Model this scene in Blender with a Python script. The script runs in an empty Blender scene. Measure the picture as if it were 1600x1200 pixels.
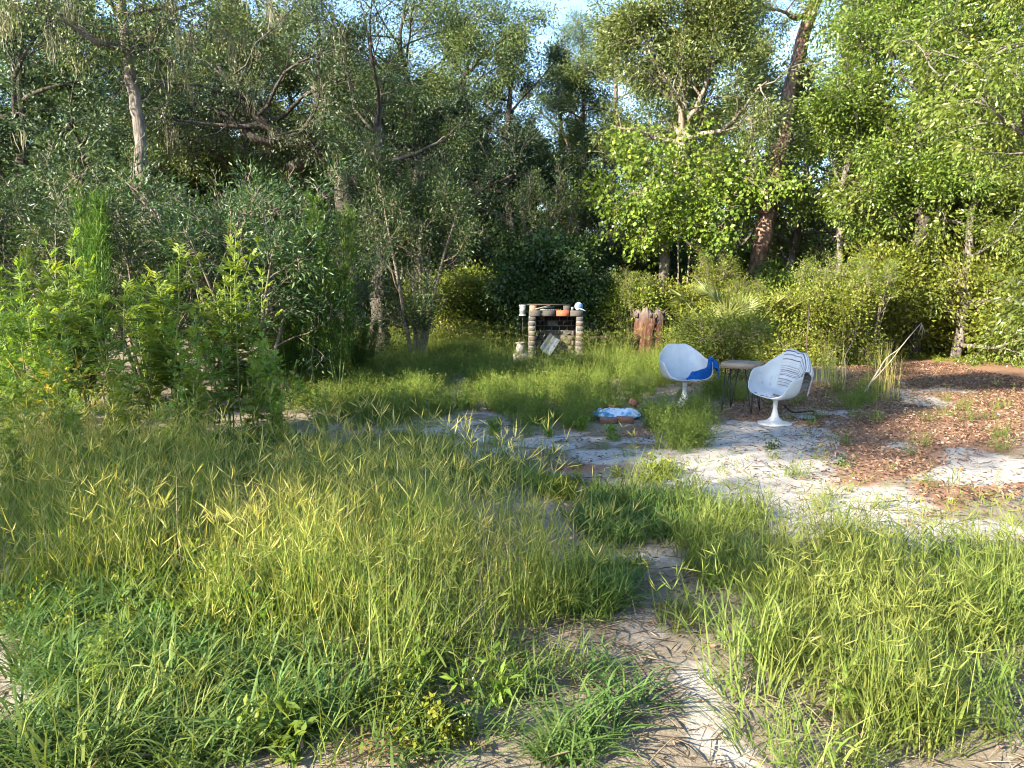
import bpy, math, random
import numpy as np
from mathutils import Vector, Matrix

# ------------------------------------------------------------------ camera, sky, sun, exposure
S = bpy.context.scene
COL = S.collection
R = math.radians
PITCH = R(7.2); F = 1202.0; EYE = 1.6
cam_d = bpy.data.cameras.new('camera'); cam = bpy.data.objects.new('camera', cam_d); COL.objects.link(cam)
cam_d.sensor_width = 36.0; cam_d.lens = 36.0 * F / 1600.0
cam_d.clip_start = 0.05; cam_d.clip_end = 2000
cam.location = (0, 0, EYE); cam.rotation_euler = (R(90) - PITCH, 0, 0)
S.camera = cam
SUN_EL, SUN_AZ = R(24), R(-128)          # azimuth measured from +Y (view direction) towards +X: behind and to the left
world = bpy.data.worlds.new("World"); S.world = world; world.use_nodes = True
wn = world.node_tree.nodes; wl = world.node_tree.links
wn.clear()
sky = wn.new('ShaderNodeTexSky'); sky.sky_type = 'NISHITA'; sky.sun_disc = False
sky.sun_elevation = SUN_EL; sky.sun_rotation = SUN_AZ
sky.air_density = 1.0; sky.dust_density = 0.3; sky.ozone_density = 2.6
bg = wn.new('ShaderNodeBackground'); bg.inputs['Strength'].default_value = 0.11
wo = wn.new('ShaderNodeOutputWorld')
wl.new(sky.outputs[0], bg.inputs['Color']); wl.new(bg.outputs[0], wo.inputs['Surface'])
sun_d = bpy.data.lights.new('sun', 'SUN'); sun_d.energy = 5.0; sun_d.angle = R(0.53); sun_d.color = (1.0, 0.89, 0.69)
sun = bpy.data.objects.new('sun', sun_d); COL.objects.link(sun)
sdir = Vector((math.sin(SUN_AZ) * math.cos(SUN_EL), math.cos(SUN_AZ) * math.cos(SUN_EL), math.sin(SUN_EL)))
sun.rotation_euler = sdir.to_track_quat('Z', 'Y').to_euler()
sun.location = sdir * 60
S.view_settings.view_transform = 'Standard'; S.view_settings.look = 'None'
S.view_settings.exposure = 2.4; S.view_settings.gamma = 1.0; S.view_settings.use_curve_mapping = False
S.render.engine = 'CYCLES'
cy = S.cycles
cy.max_bounces = 6; cy.diffuse_bounces = 3; cy.glossy_bounces = 2; cy.transmission_bounces = 3; cy.transparent_max_bounces = 4
cy.use_denoising = True; cy.filter_width = 1.1
cy.caustics_reflective = False; cy.caustics_refractive = False

# ------------------------------------------------------------------ layout helpers
cp, sp = math.cos(PITCH), math.sin(PITCH)
def P(u, v, d):
    """world point seen at photograph pixel (u, v) (1600x1200) at distance d along +Y"""
    x = (u - 800) / F; y = (600 - v) / F
    dy = cp + y * sp; dz = -sp + y * cp
    t = d / dy
    return np.array((x * t, d, EYE + dz * t))
def at(u, d):
    return ((u - 800) / F * (d * cp + EYE * sp), d)
def proj(x, y, z):
    zz = z - EYE
    depth = y * cp - zz * sp
    depth = np.where(depth < 0.05, 0.05, depth)
    up = y * sp + zz * cp
    return 800 + F * x / depth, 600 - F * up / depth

_tab = np.random.default_rng(5).random((256, 256))
def vn(x, y, scale, seed=0):
    x = np.asarray(x, float) / scale + seed * 17.31; y = np.asarray(y, float) / scale + seed * 9.7
    xi = np.floor(x).astype(int); yi = np.floor(y).astype(int); fx = x - xi; fy = y - yi
    fx = fx * fx * (3 - 2 * fx); fy = fy * fy * (3 - 2 * fy)
    g = lambda a, b: _tab[a & 255, b & 255]
    return (g(xi, yi) * (1 - fx) + g(xi + 1, yi) * fx) * (1 - fy) + (g(xi, yi + 1) * (1 - fx) + g(xi + 1, yi + 1) * fx) * fy
def fbm(x, y, scale, seed=0):
    return (vn(x, y, scale, seed) + .5 * vn(x, y, scale / 2.1, seed + 3) + .25 * vn(x, y, scale / 4.3, seed + 6)) / 1.75
def gz(x, y):
    return 0.07 * (fbm(x, y, 2.6, 1) - .5) + 0.025 * (vn(x, y, .55, 2) - .5)
def nrm(a):
    return a / np.maximum(np.linalg.norm(a, axis=-1, keepdims=True), 1e-9)
def ell(u, v, lst):
    """soft union of ellipses (cx, cy, rx, ry, weight)"""
    m = np.zeros(np.shape(u))
    for cx, cy_, rx, ry, w in lst:
        q = ((u - cx) / rx) ** 2 + ((v - cy_) / ry) ** 2
        m = np.maximum(m, w * np.clip(1.7 * (1 - q), 0, 1))
    return m

# ------------------------------------------------------------------ mesh helpers
def make_mesh(name, verts, faces, mat, tint=None, smooth=False, attrs=None):
    """faces: array (M,3|4) or list of such arrays"""
    me = bpy.data.meshes.new(name)
    if not isinstance(faces, list): faces = [faces]
    faces = [np.asarray(f, np.int32) for f in faces if len(f)]
    verts = np.asarray(verts, np.float32)
    nl = sum(f.size for f in faces); nf = sum(len(f) for f in faces)
    me.vertices.add(len(verts)); me.vertices.foreach_set('co', verts.ravel())
    me.loops.add(nl); me.loops.foreach_set('vertex_index', np.concatenate([f.ravel() for f in faces]))
    me.polygons.add(nf)
    tot = np.concatenate([np.full(len(f), f.shape[1], np.int32) for f in faces])
    start = np.concatenate([[0], np.cumsum(tot)[:-1]]).astype(np.int32)
    me.polygons.foreach_set('loop_start', start)
    if smooth: me.polygons.foreach_set('use_smooth', np.ones(nf, bool))
    me.update(calc_edges=True)
    if tint is not None:
        a = me.attributes.new('tint', 'FLOAT', 'POINT'); a.data.foreach_set('value', np.asarray(tint, np.float32))
    for k, v in (attrs or {}).items():
        a = me.attributes.new(k, 'FLOAT', 'POINT'); a.data.foreach_set('value', np.asarray(v, np.float32))
    if mat: me.materials.append(mat)
    me.validate()
    return me
def link(name, me, parent=None, loc=(0, 0, 0)):
    o = bpy.data.objects.new(name, me); COL.objects.link(o)
    o.location = loc
    if parent: o.parent = parent
    return o
def tag(o, label=None, cat=None, group=None, kind=None):
    if label: o['label'] = label
    if cat: o['category'] = cat
    if group: o['group'] = group
    if kind: o['kind'] = kind
    return o
def empty(name, loc=(0, 0, 0), rz=0.0):
    o = bpy.data.objects.new(name, None); COL.objects.link(o); o.location = loc; o.rotation_euler = (0, 0, rz)
    o.empty_display_size = .2
    return o
def copy_tree(root, loc, rz, scale, label, group=None, cat=None):
    c = root.copy(); COL.objects.link(c); c.location = loc; c.rotation_euler = (0, 0, rz)
    c.scale = scale if hasattr(scale, '__len__') else (scale,) * 3
    c['label'] = label
    if group: c['group'] = group
    elif 'group' in c: del c['group']
    for ch in root.children:
        k = ch.copy(); COL.objects.link(k); k.parent = c
        for g in ch.children:
            h = g.copy(); COL.objects.link(h); h.parent = k
    return c
def override(root, part, mat):
    for ch in root.children:
        if ch.name.split('.')[0] == part:
            ch.material_slots[0].link = 'OBJECT'; ch.material_slots[0].material = mat

class Geo:
    """collects quads/tris into one mesh"""
    def __init__(s): s.v = []; s.q = []; s.t = []; s.n = 0; s.tint = []
    def add(s, v, q=None, t=None, tint=0.5):
        v = np.asarray(v, float).reshape(-1, 3)
        s.v.append(v)
        if q is not None and len(q): s.q.append(np.asarray(q, int).reshape(-1, 4) + s.n)
        if t is not None and len(t): s.t.append(np.asarray(t, int).reshape(-1, 3) + s.n)
        s.tint.append(np.broadcast_to(np.asarray(tint, float), (len(v),)))
        s.n += len(v)
    def tube(s, pts, rad, k=8, cap=True, tint=.5, rough=0.0, rng=None):
        pts = np.asarray(pts, float); n = len(pts); rad = np.broadcast_to(np.asarray(rad, float), (n,))
        tg = np.gradient(pts, axis=0); tg = nrm(tg)
        ref = np.array((1., 0, 0)) if abs(tg[0, 0]) < .8 else np.array((0, 1., 0))
        us = np.zeros((n, 3)); u = nrm(ref - tg[0] * (ref @ tg[0]))
        for i in range(n):
            u = nrm(u - tg[i] * (u @ tg[i])); us[i] = u
        ws = np.cross(tg, us)
        a = np.arange(k) * 2 * math.pi / k
        rr = rad[:, None] * np.ones((1, k))
        if rough and rng is not None:
            ridge = 1 + rough * rng.normal(0, 1, (1, k)) + rough * .5 * rng.normal(0, 1, (n, k))
            rr = rr * ridge
        ring = pts[:, None] + rr[..., None] * (np.cos(a)[None, :, None] * us[:, None] + np.sin(a)[None, :, None] * ws[:, None])
        v = ring.reshape(-1, 3)
        i = np.arange(n - 1)[:, None] * k; j = np.arange(k)[None]; j2 = (j + 1) % k
        q = np.stack([i + j, i + j2, i + k + j2, i + k + j], -1).reshape(-1, 4)
        t = []
        if cap:
            v = np.vstack([v, pts[0], pts[-1]]); c0 = n * k; c1 = c0 + 1
            jj = np.arange(k); jj2 = (jj + 1) % k
            t = np.vstack([np.stack([np.full(k, c0), jj2, jj], -1), np.stack([np.full(k, c1), (n - 1) * k + jj, (n - 1) * k + jj2], -1)])
        s.add(v, q, t, tint)
    def box(s, c, size, rz=0.0, jit=0.0, rng=None, M=None, tint=.5):
        x, y, z = np.asarray(size, float) / 2
        v = np.array([(-x, -y, -z), (x, -y, -z), (x, y, -z), (-x, y, -z), (-x, -y, z), (x, -y, z), (x, y, z), (-x, y, z)])
        if jit: v = v + rng.normal(0, jit, v.shape)
        if M is not None: v = v @ np.asarray(M).T
        cz, sz = math.cos(rz), math.sin(rz)
        v = v @ np.array([(cz, sz, 0), (-sz, cz, 0), (0, 0, 1)])
        s.add(v + np.asarray(c, float), [(0, 3, 2, 1), (4, 5, 6, 7), (0, 1, 5, 4), (1, 2, 6, 5), (2, 3, 7, 6), (3, 0, 4, 7)], tint=tint)
    def lathe(s, prof, k=32, c=(0, 0, 0), tint=.5):
        prof = np.asarray(prof, float); n = len(prof); a = np.arange(k) * 2 * math.pi / k
        v = np.stack([prof[:, :1] * np.cos(a), prof[:, :1] * np.sin(a), np.repeat(prof[:, 1:], k, 1)], -1).reshape(-1, 3) + np.asarray(c, float)
        i = np.arange(n - 1)[:, None] * k; j = np.arange(k)[None]; j2 = (j + 1) % k
        s.add(v, np.stack([i + j, i + j2, i + k + j2, i + k + j], -1).reshape(-1, 4), tint=tint)
    def grid(s, V, tint=.5, close=False):
        n, m = V.shape[:2]
        i = np.arange(n - 1)[:, None] * m; j = np.arange(m if close else m - 1)[None]; j2 = (j + 1) % m
        s.add(V.reshape(-1, 3), np.stack([i + j, i + j2, i + m + j2, i + m + j], -1).reshape(-1, 4), tint=tint)
    def leaves(s, b, d, n, L, W, fold=.12, tint=None):
        """one folded diamond per row: base b, direction d, normal n, length L, width W"""
        d = nrm(d); side = nrm(np.cross(d, n)); n = np.cross(side, d)
        L = np.asarray(L)[:, None]; W = np.asarray(W)[:, None]
        mid = b + d * L * .45
        v = np.stack([b, mid + side * W * .5 + n * W * fold, b + d * L - n * L * .08, mid - side * W * .5 + n * W * fold], 1)
        k = len(b); q = np.arange(4 * k).reshape(k, 4)
        t = np.concatenate([q[:, [0, 1, 2]], q[:, [0, 2, 3]]])
        s.add(v.reshape(-1, 3), None, t, np.repeat(tint, 4) if tint is not None else .5)
    def blades(s, root, az, L, W, lean, droop, seg=4, tint=None, grow=None):
        """curved strips: root (M,3), azimuth, length, width, lean, droop"""
        M = len(root); t = np.linspace(0, 1, seg + 1)[None, :]
        h = np.stack([np.cos(az), np.sin(az), np.zeros(M)], -1)
        side = np.stack([-np.sin(az), np.cos(az), np.zeros(M)], -1)
        L_ = L[:, None]
        hor = L_ * (lean[:, None] * t + droop[:, None] * t ** 2 * .8)
        ver = L_ * (t * np.sqrt(np.clip(1 - lean[:, None] ** 2, .05, 1)) - droop[:, None] * t ** 2.4 * .75)
        c = root[:, None] + h[:, None] * hor[..., None] + np.array((0, 0, 1.))[None, None] * ver[..., None]
        w = W[:, None] * np.clip(1 - t ** 2.2, .03, 1) * (.55 + .45 * np.clip(t * 5, 0, 1))
        lft = c - side[:, None] * w[..., None] * .5; rgt = c + side[:, None] * w[..., None] * .5
        v = np.stack([lft, rgt], 2).reshape(M, -1, 3)
        k = 2 * (seg + 1)
        base = (np.arange(M) * k)[:, None]; i = np.arange(seg)[None] * 2
        q = np.stack([base + i, base + i + 1, base + i + 3, base + i + 2], -1).reshape(-1, 4)
        s.add(v.reshape(-1, 3), q, None, np.repeat(tint, k) if tint is not None else .5)
        return c[:, -1]
    def mesh(s, name, mat, smooth=False):
        v = np.vstack(s.v); f = []
        if s.q: f.append(np.vstack(s.q))
        if s.t: f.append(np.vstack(s.t))
        return make_mesh(name, v, f, mat, np.concatenate(s.tint), smooth)

# ------------------------------------------------------------------ materials
def new_mat(name):
    m = bpy.data.materials.new(name); m.use_nodes = True
    nt = m.node_tree; nt.nodes.clear()
    return m, nt, nt.nodes, nt.links
def node(nt, typ, **kw):
    n = nt.nodes.new(typ)
    for k, v in kw.items(): setattr(n, k, v)
    return n
def ramp(nt, fac, stops):
    r = nt.nodes.new('ShaderNodeValToRGB'); e = r.color_ramp.elements
    while len(e) < len(stops): e.new(.5)
    for el, (p, c) in zip(e, stops): el.position = p; el.color = (*c, 1) if len(c) == 3 else c
    nt.links.new(fac, r.inputs[0]); return r.outputs[0]
def mixc(nt, fac, a, b, mode='MIX'):
    m = nt.nodes.new('ShaderNodeMix'); m.data_type = 'RGBA'; m.blend_type = mode
    for sock, val in ((m.inputs[0], fac), (m.inputs[6], a), (m.inputs[7], b)):
        if isinstance(val, (int, float)): sock.default_value = val
        elif isinstance(val, tuple): sock.default_value = (*val, 1)
        else: nt.links.new(val, sock)
    return m.outputs[2]
def math_(nt, op, a, b=None, clamp=False):
    m = nt.nodes.new('ShaderNodeMath'); m.operation = op; m.use_clamp = clamp
    for sock, val in ((m.inputs[0], a), (m.inputs[1], b)):
        if val is None: continue
        if isinstance(val, (int, float)): sock.default_value = val
        else: nt.links.new(val, sock)
    return m.outputs[0]
def noise(nt, scale, detail=4, rough=.6, vec=None):
    n = nt.nodes.new('ShaderNodeTexNoise'); n.inputs['Scale'].default_value = scale; n.inputs['Detail'].default_value = detail
    n.inputs['Roughness'].default_value = rough
    if vec is not None: nt.links.new(vec, n.inputs['Vector'])
    return n.outputs['Fac']
def attr(nt, name):
    a = nt.nodes.new('ShaderNodeAttribute'); a.attribute_name = name; return a.outputs['Fac']

def leaf_mat(name, stops, trans=.35, rough=.45, spec=.35, patch=None, patch_scale=.9, vary=.25):
    """foliage: colour by leaf, by plant and by noise; light passes through"""
    m, nt, N, L = new_mat(name)
    geo = node(nt, 'ShaderNodeNewGeometry'); oi = node(nt, 'ShaderNodeObjectInfo')
    f = attr(nt, 'tint')
    nz = noise(nt, 1.3, 2, .5, geo.outputs['Position'])
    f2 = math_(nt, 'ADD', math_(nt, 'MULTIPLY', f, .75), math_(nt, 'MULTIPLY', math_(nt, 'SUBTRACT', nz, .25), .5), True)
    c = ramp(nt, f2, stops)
    hs = node(nt, 'ShaderNodeHueSaturation')
    L.new(math_(nt, 'ADD', .5 - .018, math_(nt, 'MULTIPLY', oi.outputs['Random'], .03)), hs.inputs['Hue'])
    L.new(math_(nt, 'ADD', 1 - vary / 2, math_(nt, 'MULTIPLY', oi.outputs['Random'], vary)), hs.inputs['Value'])
    L.new(c, hs.inputs['Color']); c = hs.outputs[0]
    if patch:
        pz = noise(nt, patch_scale, 3, .6, geo.outputs['Position'])
        c = mixc(nt, math_(nt, 'MULTIPLY', math_(nt, 'SUBTRACT', pz, .48, ), 3.0, True), c, patch)
    b = node(nt, 'ShaderNodeBsdfPrincipled'); b.inputs['Roughness'].default_value = rough
    b.inputs['Specular IOR Level'].default_value = spec
    L.new(c, b.inputs['Base Color'])
    t = node(nt, 'ShaderNodeBsdfTranslucent')
    L.new(mixc(nt, 1.0, c, (1.25, 1.2, .55), 'MULTIPLY'), t.inputs['Color'])
    ms = node(nt, 'ShaderNodeMixShader'); ms.inputs[0].default_value = trans
    L.new(b.outputs[0], ms.inputs[1]); L.new(t.outputs[0], ms.inputs[2])
    o = node(nt, 'ShaderNodeOutputMaterial'); L.new(ms.outputs[0], o.inputs['Surface'])
    return m
def bark_mat(name, c0, c1, c2, scale=6, bump=.6, stretch=.22):
    m, nt, N, L = new_mat(name)
    tc = node(nt, 'ShaderNodeTexCoord'); mp = node(nt, 'ShaderNodeMapping'); mp.inputs['Scale'].default_value = (1, 1, stretch)
    L.new(tc.outputs['Object'], mp.inputs['Vector'])
    n1 = noise(nt, scale * 3, 6, .7, mp.outputs[0]); n2 = noise(nt, scale * .35, 3, .6, tc.outputs['Object'])
    v = node(nt, 'ShaderNodeTexVoronoi'); v.feature = 'DISTANCE_TO_EDGE'; v.inputs['Scale'].default_value = scale * 3
    L.new(mp.outputs[0], v.inputs['Vector'])
    f = math_(nt, 'ADD', math_(nt, 'MULTIPLY', n1, .6), math_(nt, 'MULTIPLY', v.outputs['Distance'], .8))
    c = ramp(nt, f, [(.25, c0), (.5, c1), (.75, c2)])
    c = mixc(nt, math_(nt, 'MULTIPLY', math_(nt, 'SUBTRACT', n2, .5), 2.2, True), c, tuple(x * 1.5 for x in c2))
    b = node(nt, 'ShaderNodeBsdfPrincipled'); b.inputs['Roughness'].default_value = .9; b.inputs['Specular IOR Level'].default_value = .15
    L.new(c, b.inputs['Base Color'])
    bp = node(nt, 'ShaderNodeBump'); bp.inputs['Strength'].default_value = bump; bp.inputs['Distance'].default_value = .03
    L.new(f, bp.inputs['Height']); L.new(bp.outputs[0], b.inputs['Normal'])
    o = node(nt, 'ShaderNodeOutputMaterial'); L.new(b.outputs[0], o.inputs['Surface'])
    return m
def plain_mat(name, c0, c1=None, rough=.6, scale=30, bump=.1, metal=0.0, spec=.4, stretch=(1, 1, 1), rnd=0.0, stops=None, dirt=None, dist=.004):
    m, nt, N, L = new_mat(name)
    tc = node(nt, 'ShaderNodeTexCoord'); mp = node(nt, 'ShaderNodeMapping'); mp.inputs['Scale'].default_value = stretch
    L.new(tc.outputs['Object'], mp.inputs['Vector'])
    n1 = noise(nt, scale, 6, .65, mp.outputs[0])
    oi = node(nt, 'ShaderNodeObjectInfo')
    if stops:
        c = ramp(nt, oi.outputs['Random'], stops)
        c = mixc(nt, .8, c, ramp(nt, n1, [(.3, (.55, .55, .55)), (.7, (1.3, 1.3, 1.3))]), 'MULTIPLY')
    else:
        c = ramp(nt, n1, [(.35, c0), (.65, c1 or c0)])
    if dirt:
        n2 = noise(nt, dirt[1], 5, .7, tc.outputs['Object'])
        c = mixc(nt, math_(nt, 'MULTIPLY', math_(nt, 'SUBTRACT', n2, dirt[2]), 5, True), c, dirt[0])
    b = node(nt, 'ShaderNodeBsdfPrincipled'); b.inputs['Roughness'].default_value = rough; b.inputs['Metallic'].default_value = metal
    b.inputs['Specular IOR Level'].default_value = spec
    L.new(c, b.inputs['Base Color'])
    bp = node(nt, 'ShaderNodeBump'); bp.inputs['Strength'].default_value = bump; bp.inputs['Distance'].default_value = dist
    L.new(n1, bp.inputs['Height']); L.new(bp.outputs[0], b.inputs['Normal'])
    o = node(nt, 'ShaderNodeOutputMaterial'); L.new(b.outputs[0], o.inputs['Surface'])
    return m

LM = {
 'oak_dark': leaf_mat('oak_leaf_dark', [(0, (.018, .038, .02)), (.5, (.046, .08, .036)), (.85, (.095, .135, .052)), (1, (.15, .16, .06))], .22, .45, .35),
 'oak_grey': leaf_mat('oak_leaf_grey', [(0, (.038, .062, .026)), (.5, (.082, .128, .042)), (.85, (.16, .20, .066)), (1, (.22, .21, .09))], .3, .45, .35),
 'oak_mid': leaf_mat('oak_leaf_mid', [(0, (.045, .07, .026)), (.5, (.098, .14, .048)), (.85, (.18, .21, .075)), (1, (.24, .22, .09))], .32, .45, .3),
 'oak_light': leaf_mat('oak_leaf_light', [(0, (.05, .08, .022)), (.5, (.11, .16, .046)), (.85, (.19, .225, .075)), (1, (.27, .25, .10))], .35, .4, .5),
 'near_green': leaf_mat('leaf_near_green', [(0, (.055, .085, .015)), (.5, (.125, .18, .03)), (.85, (.22, .26, .055)), (1, (.27, .22, .06))], .4, .35, .55),
 'bright': leaf_mat('leaf_bright', [(0, (.06, .095, .015)), (.5, (.17, .215, .035)), (.9, (.27, .29, .06)), (1, (.30, .24, .07))], .45, .4, .35),
 'vine': leaf_mat('leaf_vine', [(0, (.02, .04, .012)), (.5, (.045, .085, .02)), (1, (.09, .14, .03))], .3, .38, .5),
 'grape': leaf_mat('leaf_grape', [(0, (.05, .09, .012)), (.5, (.13, .185, .025)), (1, (.24, .27, .04))], .4, .4, .4),
 'myrtle': leaf_mat('leaf_myrtle', [(0, (.016, .036, .014)), (.5, (.042, .082, .026)), (.85, (.10, .145, .048)), (1, (.20, .20, .09))], .3, .4, .42),
 'fennel': leaf_mat('leaf_fennel', [(0, (.025, .06, .010)), (.5, (.055, .11, .018)), (1, (.12, .19, .03))], .4, .5, .2),
 'weed': leaf_mat('leaf_weed', [(0, (.055, .11, .018)), (.5, (.125, .21, .03)), (.9, (.22, .30, .045)), (1, (.32, .32, .06))], .45, .45, .35),
 'yellowing': leaf_mat('leaf_yellowing', [(0, (.25, .2, .03)), (.5, (.42, .32, .04)), (1, (.5, .42, .08))], .4, .5, .3),
 'palmetto': leaf_mat('leaf_palmetto', [(0, (.09, .12, .03)), (.5, (.17, .20, .06)), (1, (.28, .29, .11))], .3, .35, .5),
 'pine': leaf_mat('pine_needle', [(0, (.05, .09, .02)), (.5, (.10, .15, .03)), (1, (.18, .2, .05))], .3, .5, .3),
 'moss': leaf_mat('spanish_moss', [(0, (.12, .12, .085)), (.5, (.2, .195, .145)), (1, (.3, .28, .2))], .3, .8, .1),
 'straw': leaf_mat('grass_straw', [(0, (.07, .14, .025)), (.4, (.165, .225, .042)), (.75, (.35, .34, .09)), (1, (.58, .52, .24))], .4, .5, .25),
 'grass': leaf_mat('grass_green', [(0, (.045, .085, .018)), (.45, (.11, .165, .032)), (.85, (.20, .235, .055)), (1, (.36, .31, .14))], .4, .55, .2, patch=(.20, .22, .05)),
 'lush': leaf_mat('grass_lush', [(0, (.035, .08, .022)), (.5, (.085, .15, .038)), (.9, (.15, .215, .06)), (1, (.24, .25, .09))], .38, .6, .18),
 'fine_weed': leaf_mat('fine_weed', [(0, (.07, .10, .018)), (.5, (.13, .19, .034)), (.9, (.20, .24, .055)), (1, (.28, .21, .08))], .4, .5, .2),
 'cover': leaf_mat('ground_cover_leaf', [(0, (.06, .10, .01)), (.5, (.15, .19, .02)), (1, (.24, .25, .03))], .35, .5, .25),
 'thatch': leaf_mat('dead_thatch', [(0, (.09, .07, .05)), (.5, (.24, .20, .14)), (1, (.42, .37, .27))], .15, .7, .15),
 'dry': leaf_mat('dry_leaf', [(0, (.045, .032, .026)), (.3, (.14, .088, .062)), (.55, (.27, .155, .095)), (.8, (.36, .245, .175)), (1, (.47, .39, .32))], .15, .55, .3),
}
BARK_GREY = bark_mat('bark_grey', (.06, .052, .047), (.15, .132, .12), (.235, .21, .19), 5)
BARK_DARK = bark_mat('bark_dark', (.025, .022, .02), (.065, .056, .048), (.12, .105, .09), 5)
BARK_PINE = bark_mat('bark_pine', (.085, .05, .04), (.25, .155, .12), (.40, .27, .22), 3.2, .9, .3)
BARK_TAN = bark_mat('bark_tan', (.09, .075, .062), (.19, .16, .135), (.28, .245, .215), 5, .4)
BARK_PALE = bark_mat('bark_pale', (.18, .15, .12), (.36, .31, .26), (.50, .45, .39), 5, .4)
STEM = plain_mat('green_stem', (.10, .15, .03), (.17, .20, .05), .6)
TWIG = plain_mat('twig_bark', (.10, .08, .06), (.19, .155, .12), .85)

# ------------------------------------------------------------------ ground
SAND = [(1150, 735, 190, 75, 1), (960, 712, 120, 22, 1), (1210, 690, 90, 45, 1), (1320, 800, 160, 60, 1), (1530, 735, 110, 45, 1), (1540, 850, 160, 55, 1),
        (1390, 690, 40, 16, .8), (1460, 617, 70, 16, .9), (700, 672, 120, 18, .8), (760, 712, 60, 18, .8), (1080, 1110, 70, 90, .8), (1110, 1190, 80, 40, .8), (1010, 985, 60, 55, .6),
        (1040, 880, 90, 24, .6), (930, 870, 50, 20, .5), (1600, 1160, 70, 70, .6), (10, 1080, 50, 130, .6), (840, 690, 90, 14, .8), (885, 580, 50, 8, .8), (300, 1160, 60, 30, .5), (640, 1140, 60, 30, .4), (1290, 650, 70, 14, .8), (500, 668, 60, 10, .7), (1160, 660, 60, 12, .8), (760, 640, 60, 10, .7)]
LITTER = [(1230, 640, 120, 26, .9), (1400, 690, 230, 75, 1), (1520, 775, 130, 26, 1), (1500, 590, 220, 50, 1), (1500, 520, 140, 35, 1), (1440, 820, 60, 24, .8), (1300, 745, 100, 24, .8), (1180, 645, 110, 24, .7),
          (1560, 660, 120, 50, 1), (1340, 630, 150, 40, .9), (900, 720, 80, 16, .7), (600, 1165, 90, 40, .8), (960, 1000, 50, 40, .5), (1010, 690, 140, 20, .6)]
def ground():
    xs = np.concatenate([-np.geomspace(300, 13, 14), np.arange(-12.5, 14, .11), np.geomspace(14.2, 300, 14)])
    ys = np.concatenate([-np.geomspace(200, 2, 10), np.arange(-1, 1.5, .5), np.arange(1.6, 12, .09), np.arange(12, 26, .25), np.geomspace(26.5, 900, 16)])
    X, Y = np.meshgrid(xs, ys); Z = gz(X, Y)
    u, v = proj(X, Y, Z)
    wob = 150 * (fbm(X, Y, 1.1, 11) - .5); wob2 = 60 * (fbm(X, Y, .7, 12) - .5)
    front = Y > 1.0
    sand = np.where(front, ell(u + wob, v + wob2, SAND), 0); lit = np.where(front, ell(u + wob2, v + wob * .5, LITTER), 0)
    far = (~front) | (v < 500)
    lit = np.where(far, .8, lit)
    Z = Z + .018 * lit * vn(X, Y, .16, 21)
    me = make_mesh('ground', np.stack([X, Y, Z], -1).reshape(-1, 3), (lambda n, m: np.stack([(np.arange(n - 1)[:, None] * m + np.arange(m - 1)[None]) + k for k in (0, 1, m + 1, m)], -1).reshape(-1, 4))(*X.shape),
                   None, None, True, {'sand': sand.ravel(), 'litter': lit.ravel()})
    m, nt, N, L = new_mat('sandy_soil')
    g = node(nt, 'ShaderNodeNewGeometry'); pos = g.outputs['Position']
    n1 = noise(nt, 5, 8, .7, pos); n2 = noise(nt, 60, 5, .7, pos); n3 = noise(nt, 1.2, 5, .6, pos); n4 = noise(nt, 22, 6, .75, pos)
    soil = mixc(nt, n4, (.11, .09, .066), (.32, .27, .205))
    sandc = mixc(nt, n4, (.32, .29, .255), (.49, .46, .425))
    sandc = mixc(nt, math_(nt, 'MULTIPLY', math_(nt, 'SUBTRACT', n3, .45), 2.0, True), sandc, (.34, .29, .225))
    sandc = mixc(nt, math_(nt, 'MULTIPLY', math_(nt, 'SUBTRACT', n2, .55), 6, True), sandc, (.17, .13, .10))
    litc = mixc(nt, n2, (.12, .07, .047), (.35, .205, .13))
    sf = math_(nt, 'MULTIPLY', math_(nt, 'SUBTRACT', math_(nt, 'ADD', attr(nt, 'sand'), math_(nt, 'MULTIPLY', n1, 1.5)), 1.12), 2.2, True)
    lf = math_(nt, 'MULTIPLY', math_(nt, 'SUBTRACT', math_(nt, 'ADD', attr(nt, 'litter'), math_(nt, 'MULTIPLY', n1, .9)), .85), 4, True)
    c = mixc(nt, lf, soil, litc)
    c = mixc(nt, sf, c, sandc)
    b = node(nt, 'ShaderNodeBsdfPrincipled'); b.inputs['Roughness'].default_value = .95; b.inputs['Specular IOR Level'].default_value = .1
    L.new(c, b.inputs['Base Color'])
    bp = node(nt, 'ShaderNodeBump'); bp.inputs['Strength'].default_value = .7; bp.inputs['Distance'].default_value = .03
    L.new(math_(nt, 'ADD', n4, math_(nt, 'MULTIPLY', n2, .4)), bp.inputs['Height']); L.new(bp.outputs[0], b.inputs['Normal'])
    o = node(nt, 'ShaderNodeOutputMaterial'); L.new(b.outputs[0], o.inputs['Surface'])
    me.materials.append(m)
    tag(link('ground', me), 'white sandy ground with brown soil and leaf litter patches', 'ground', kind='structure')
ground()

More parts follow.
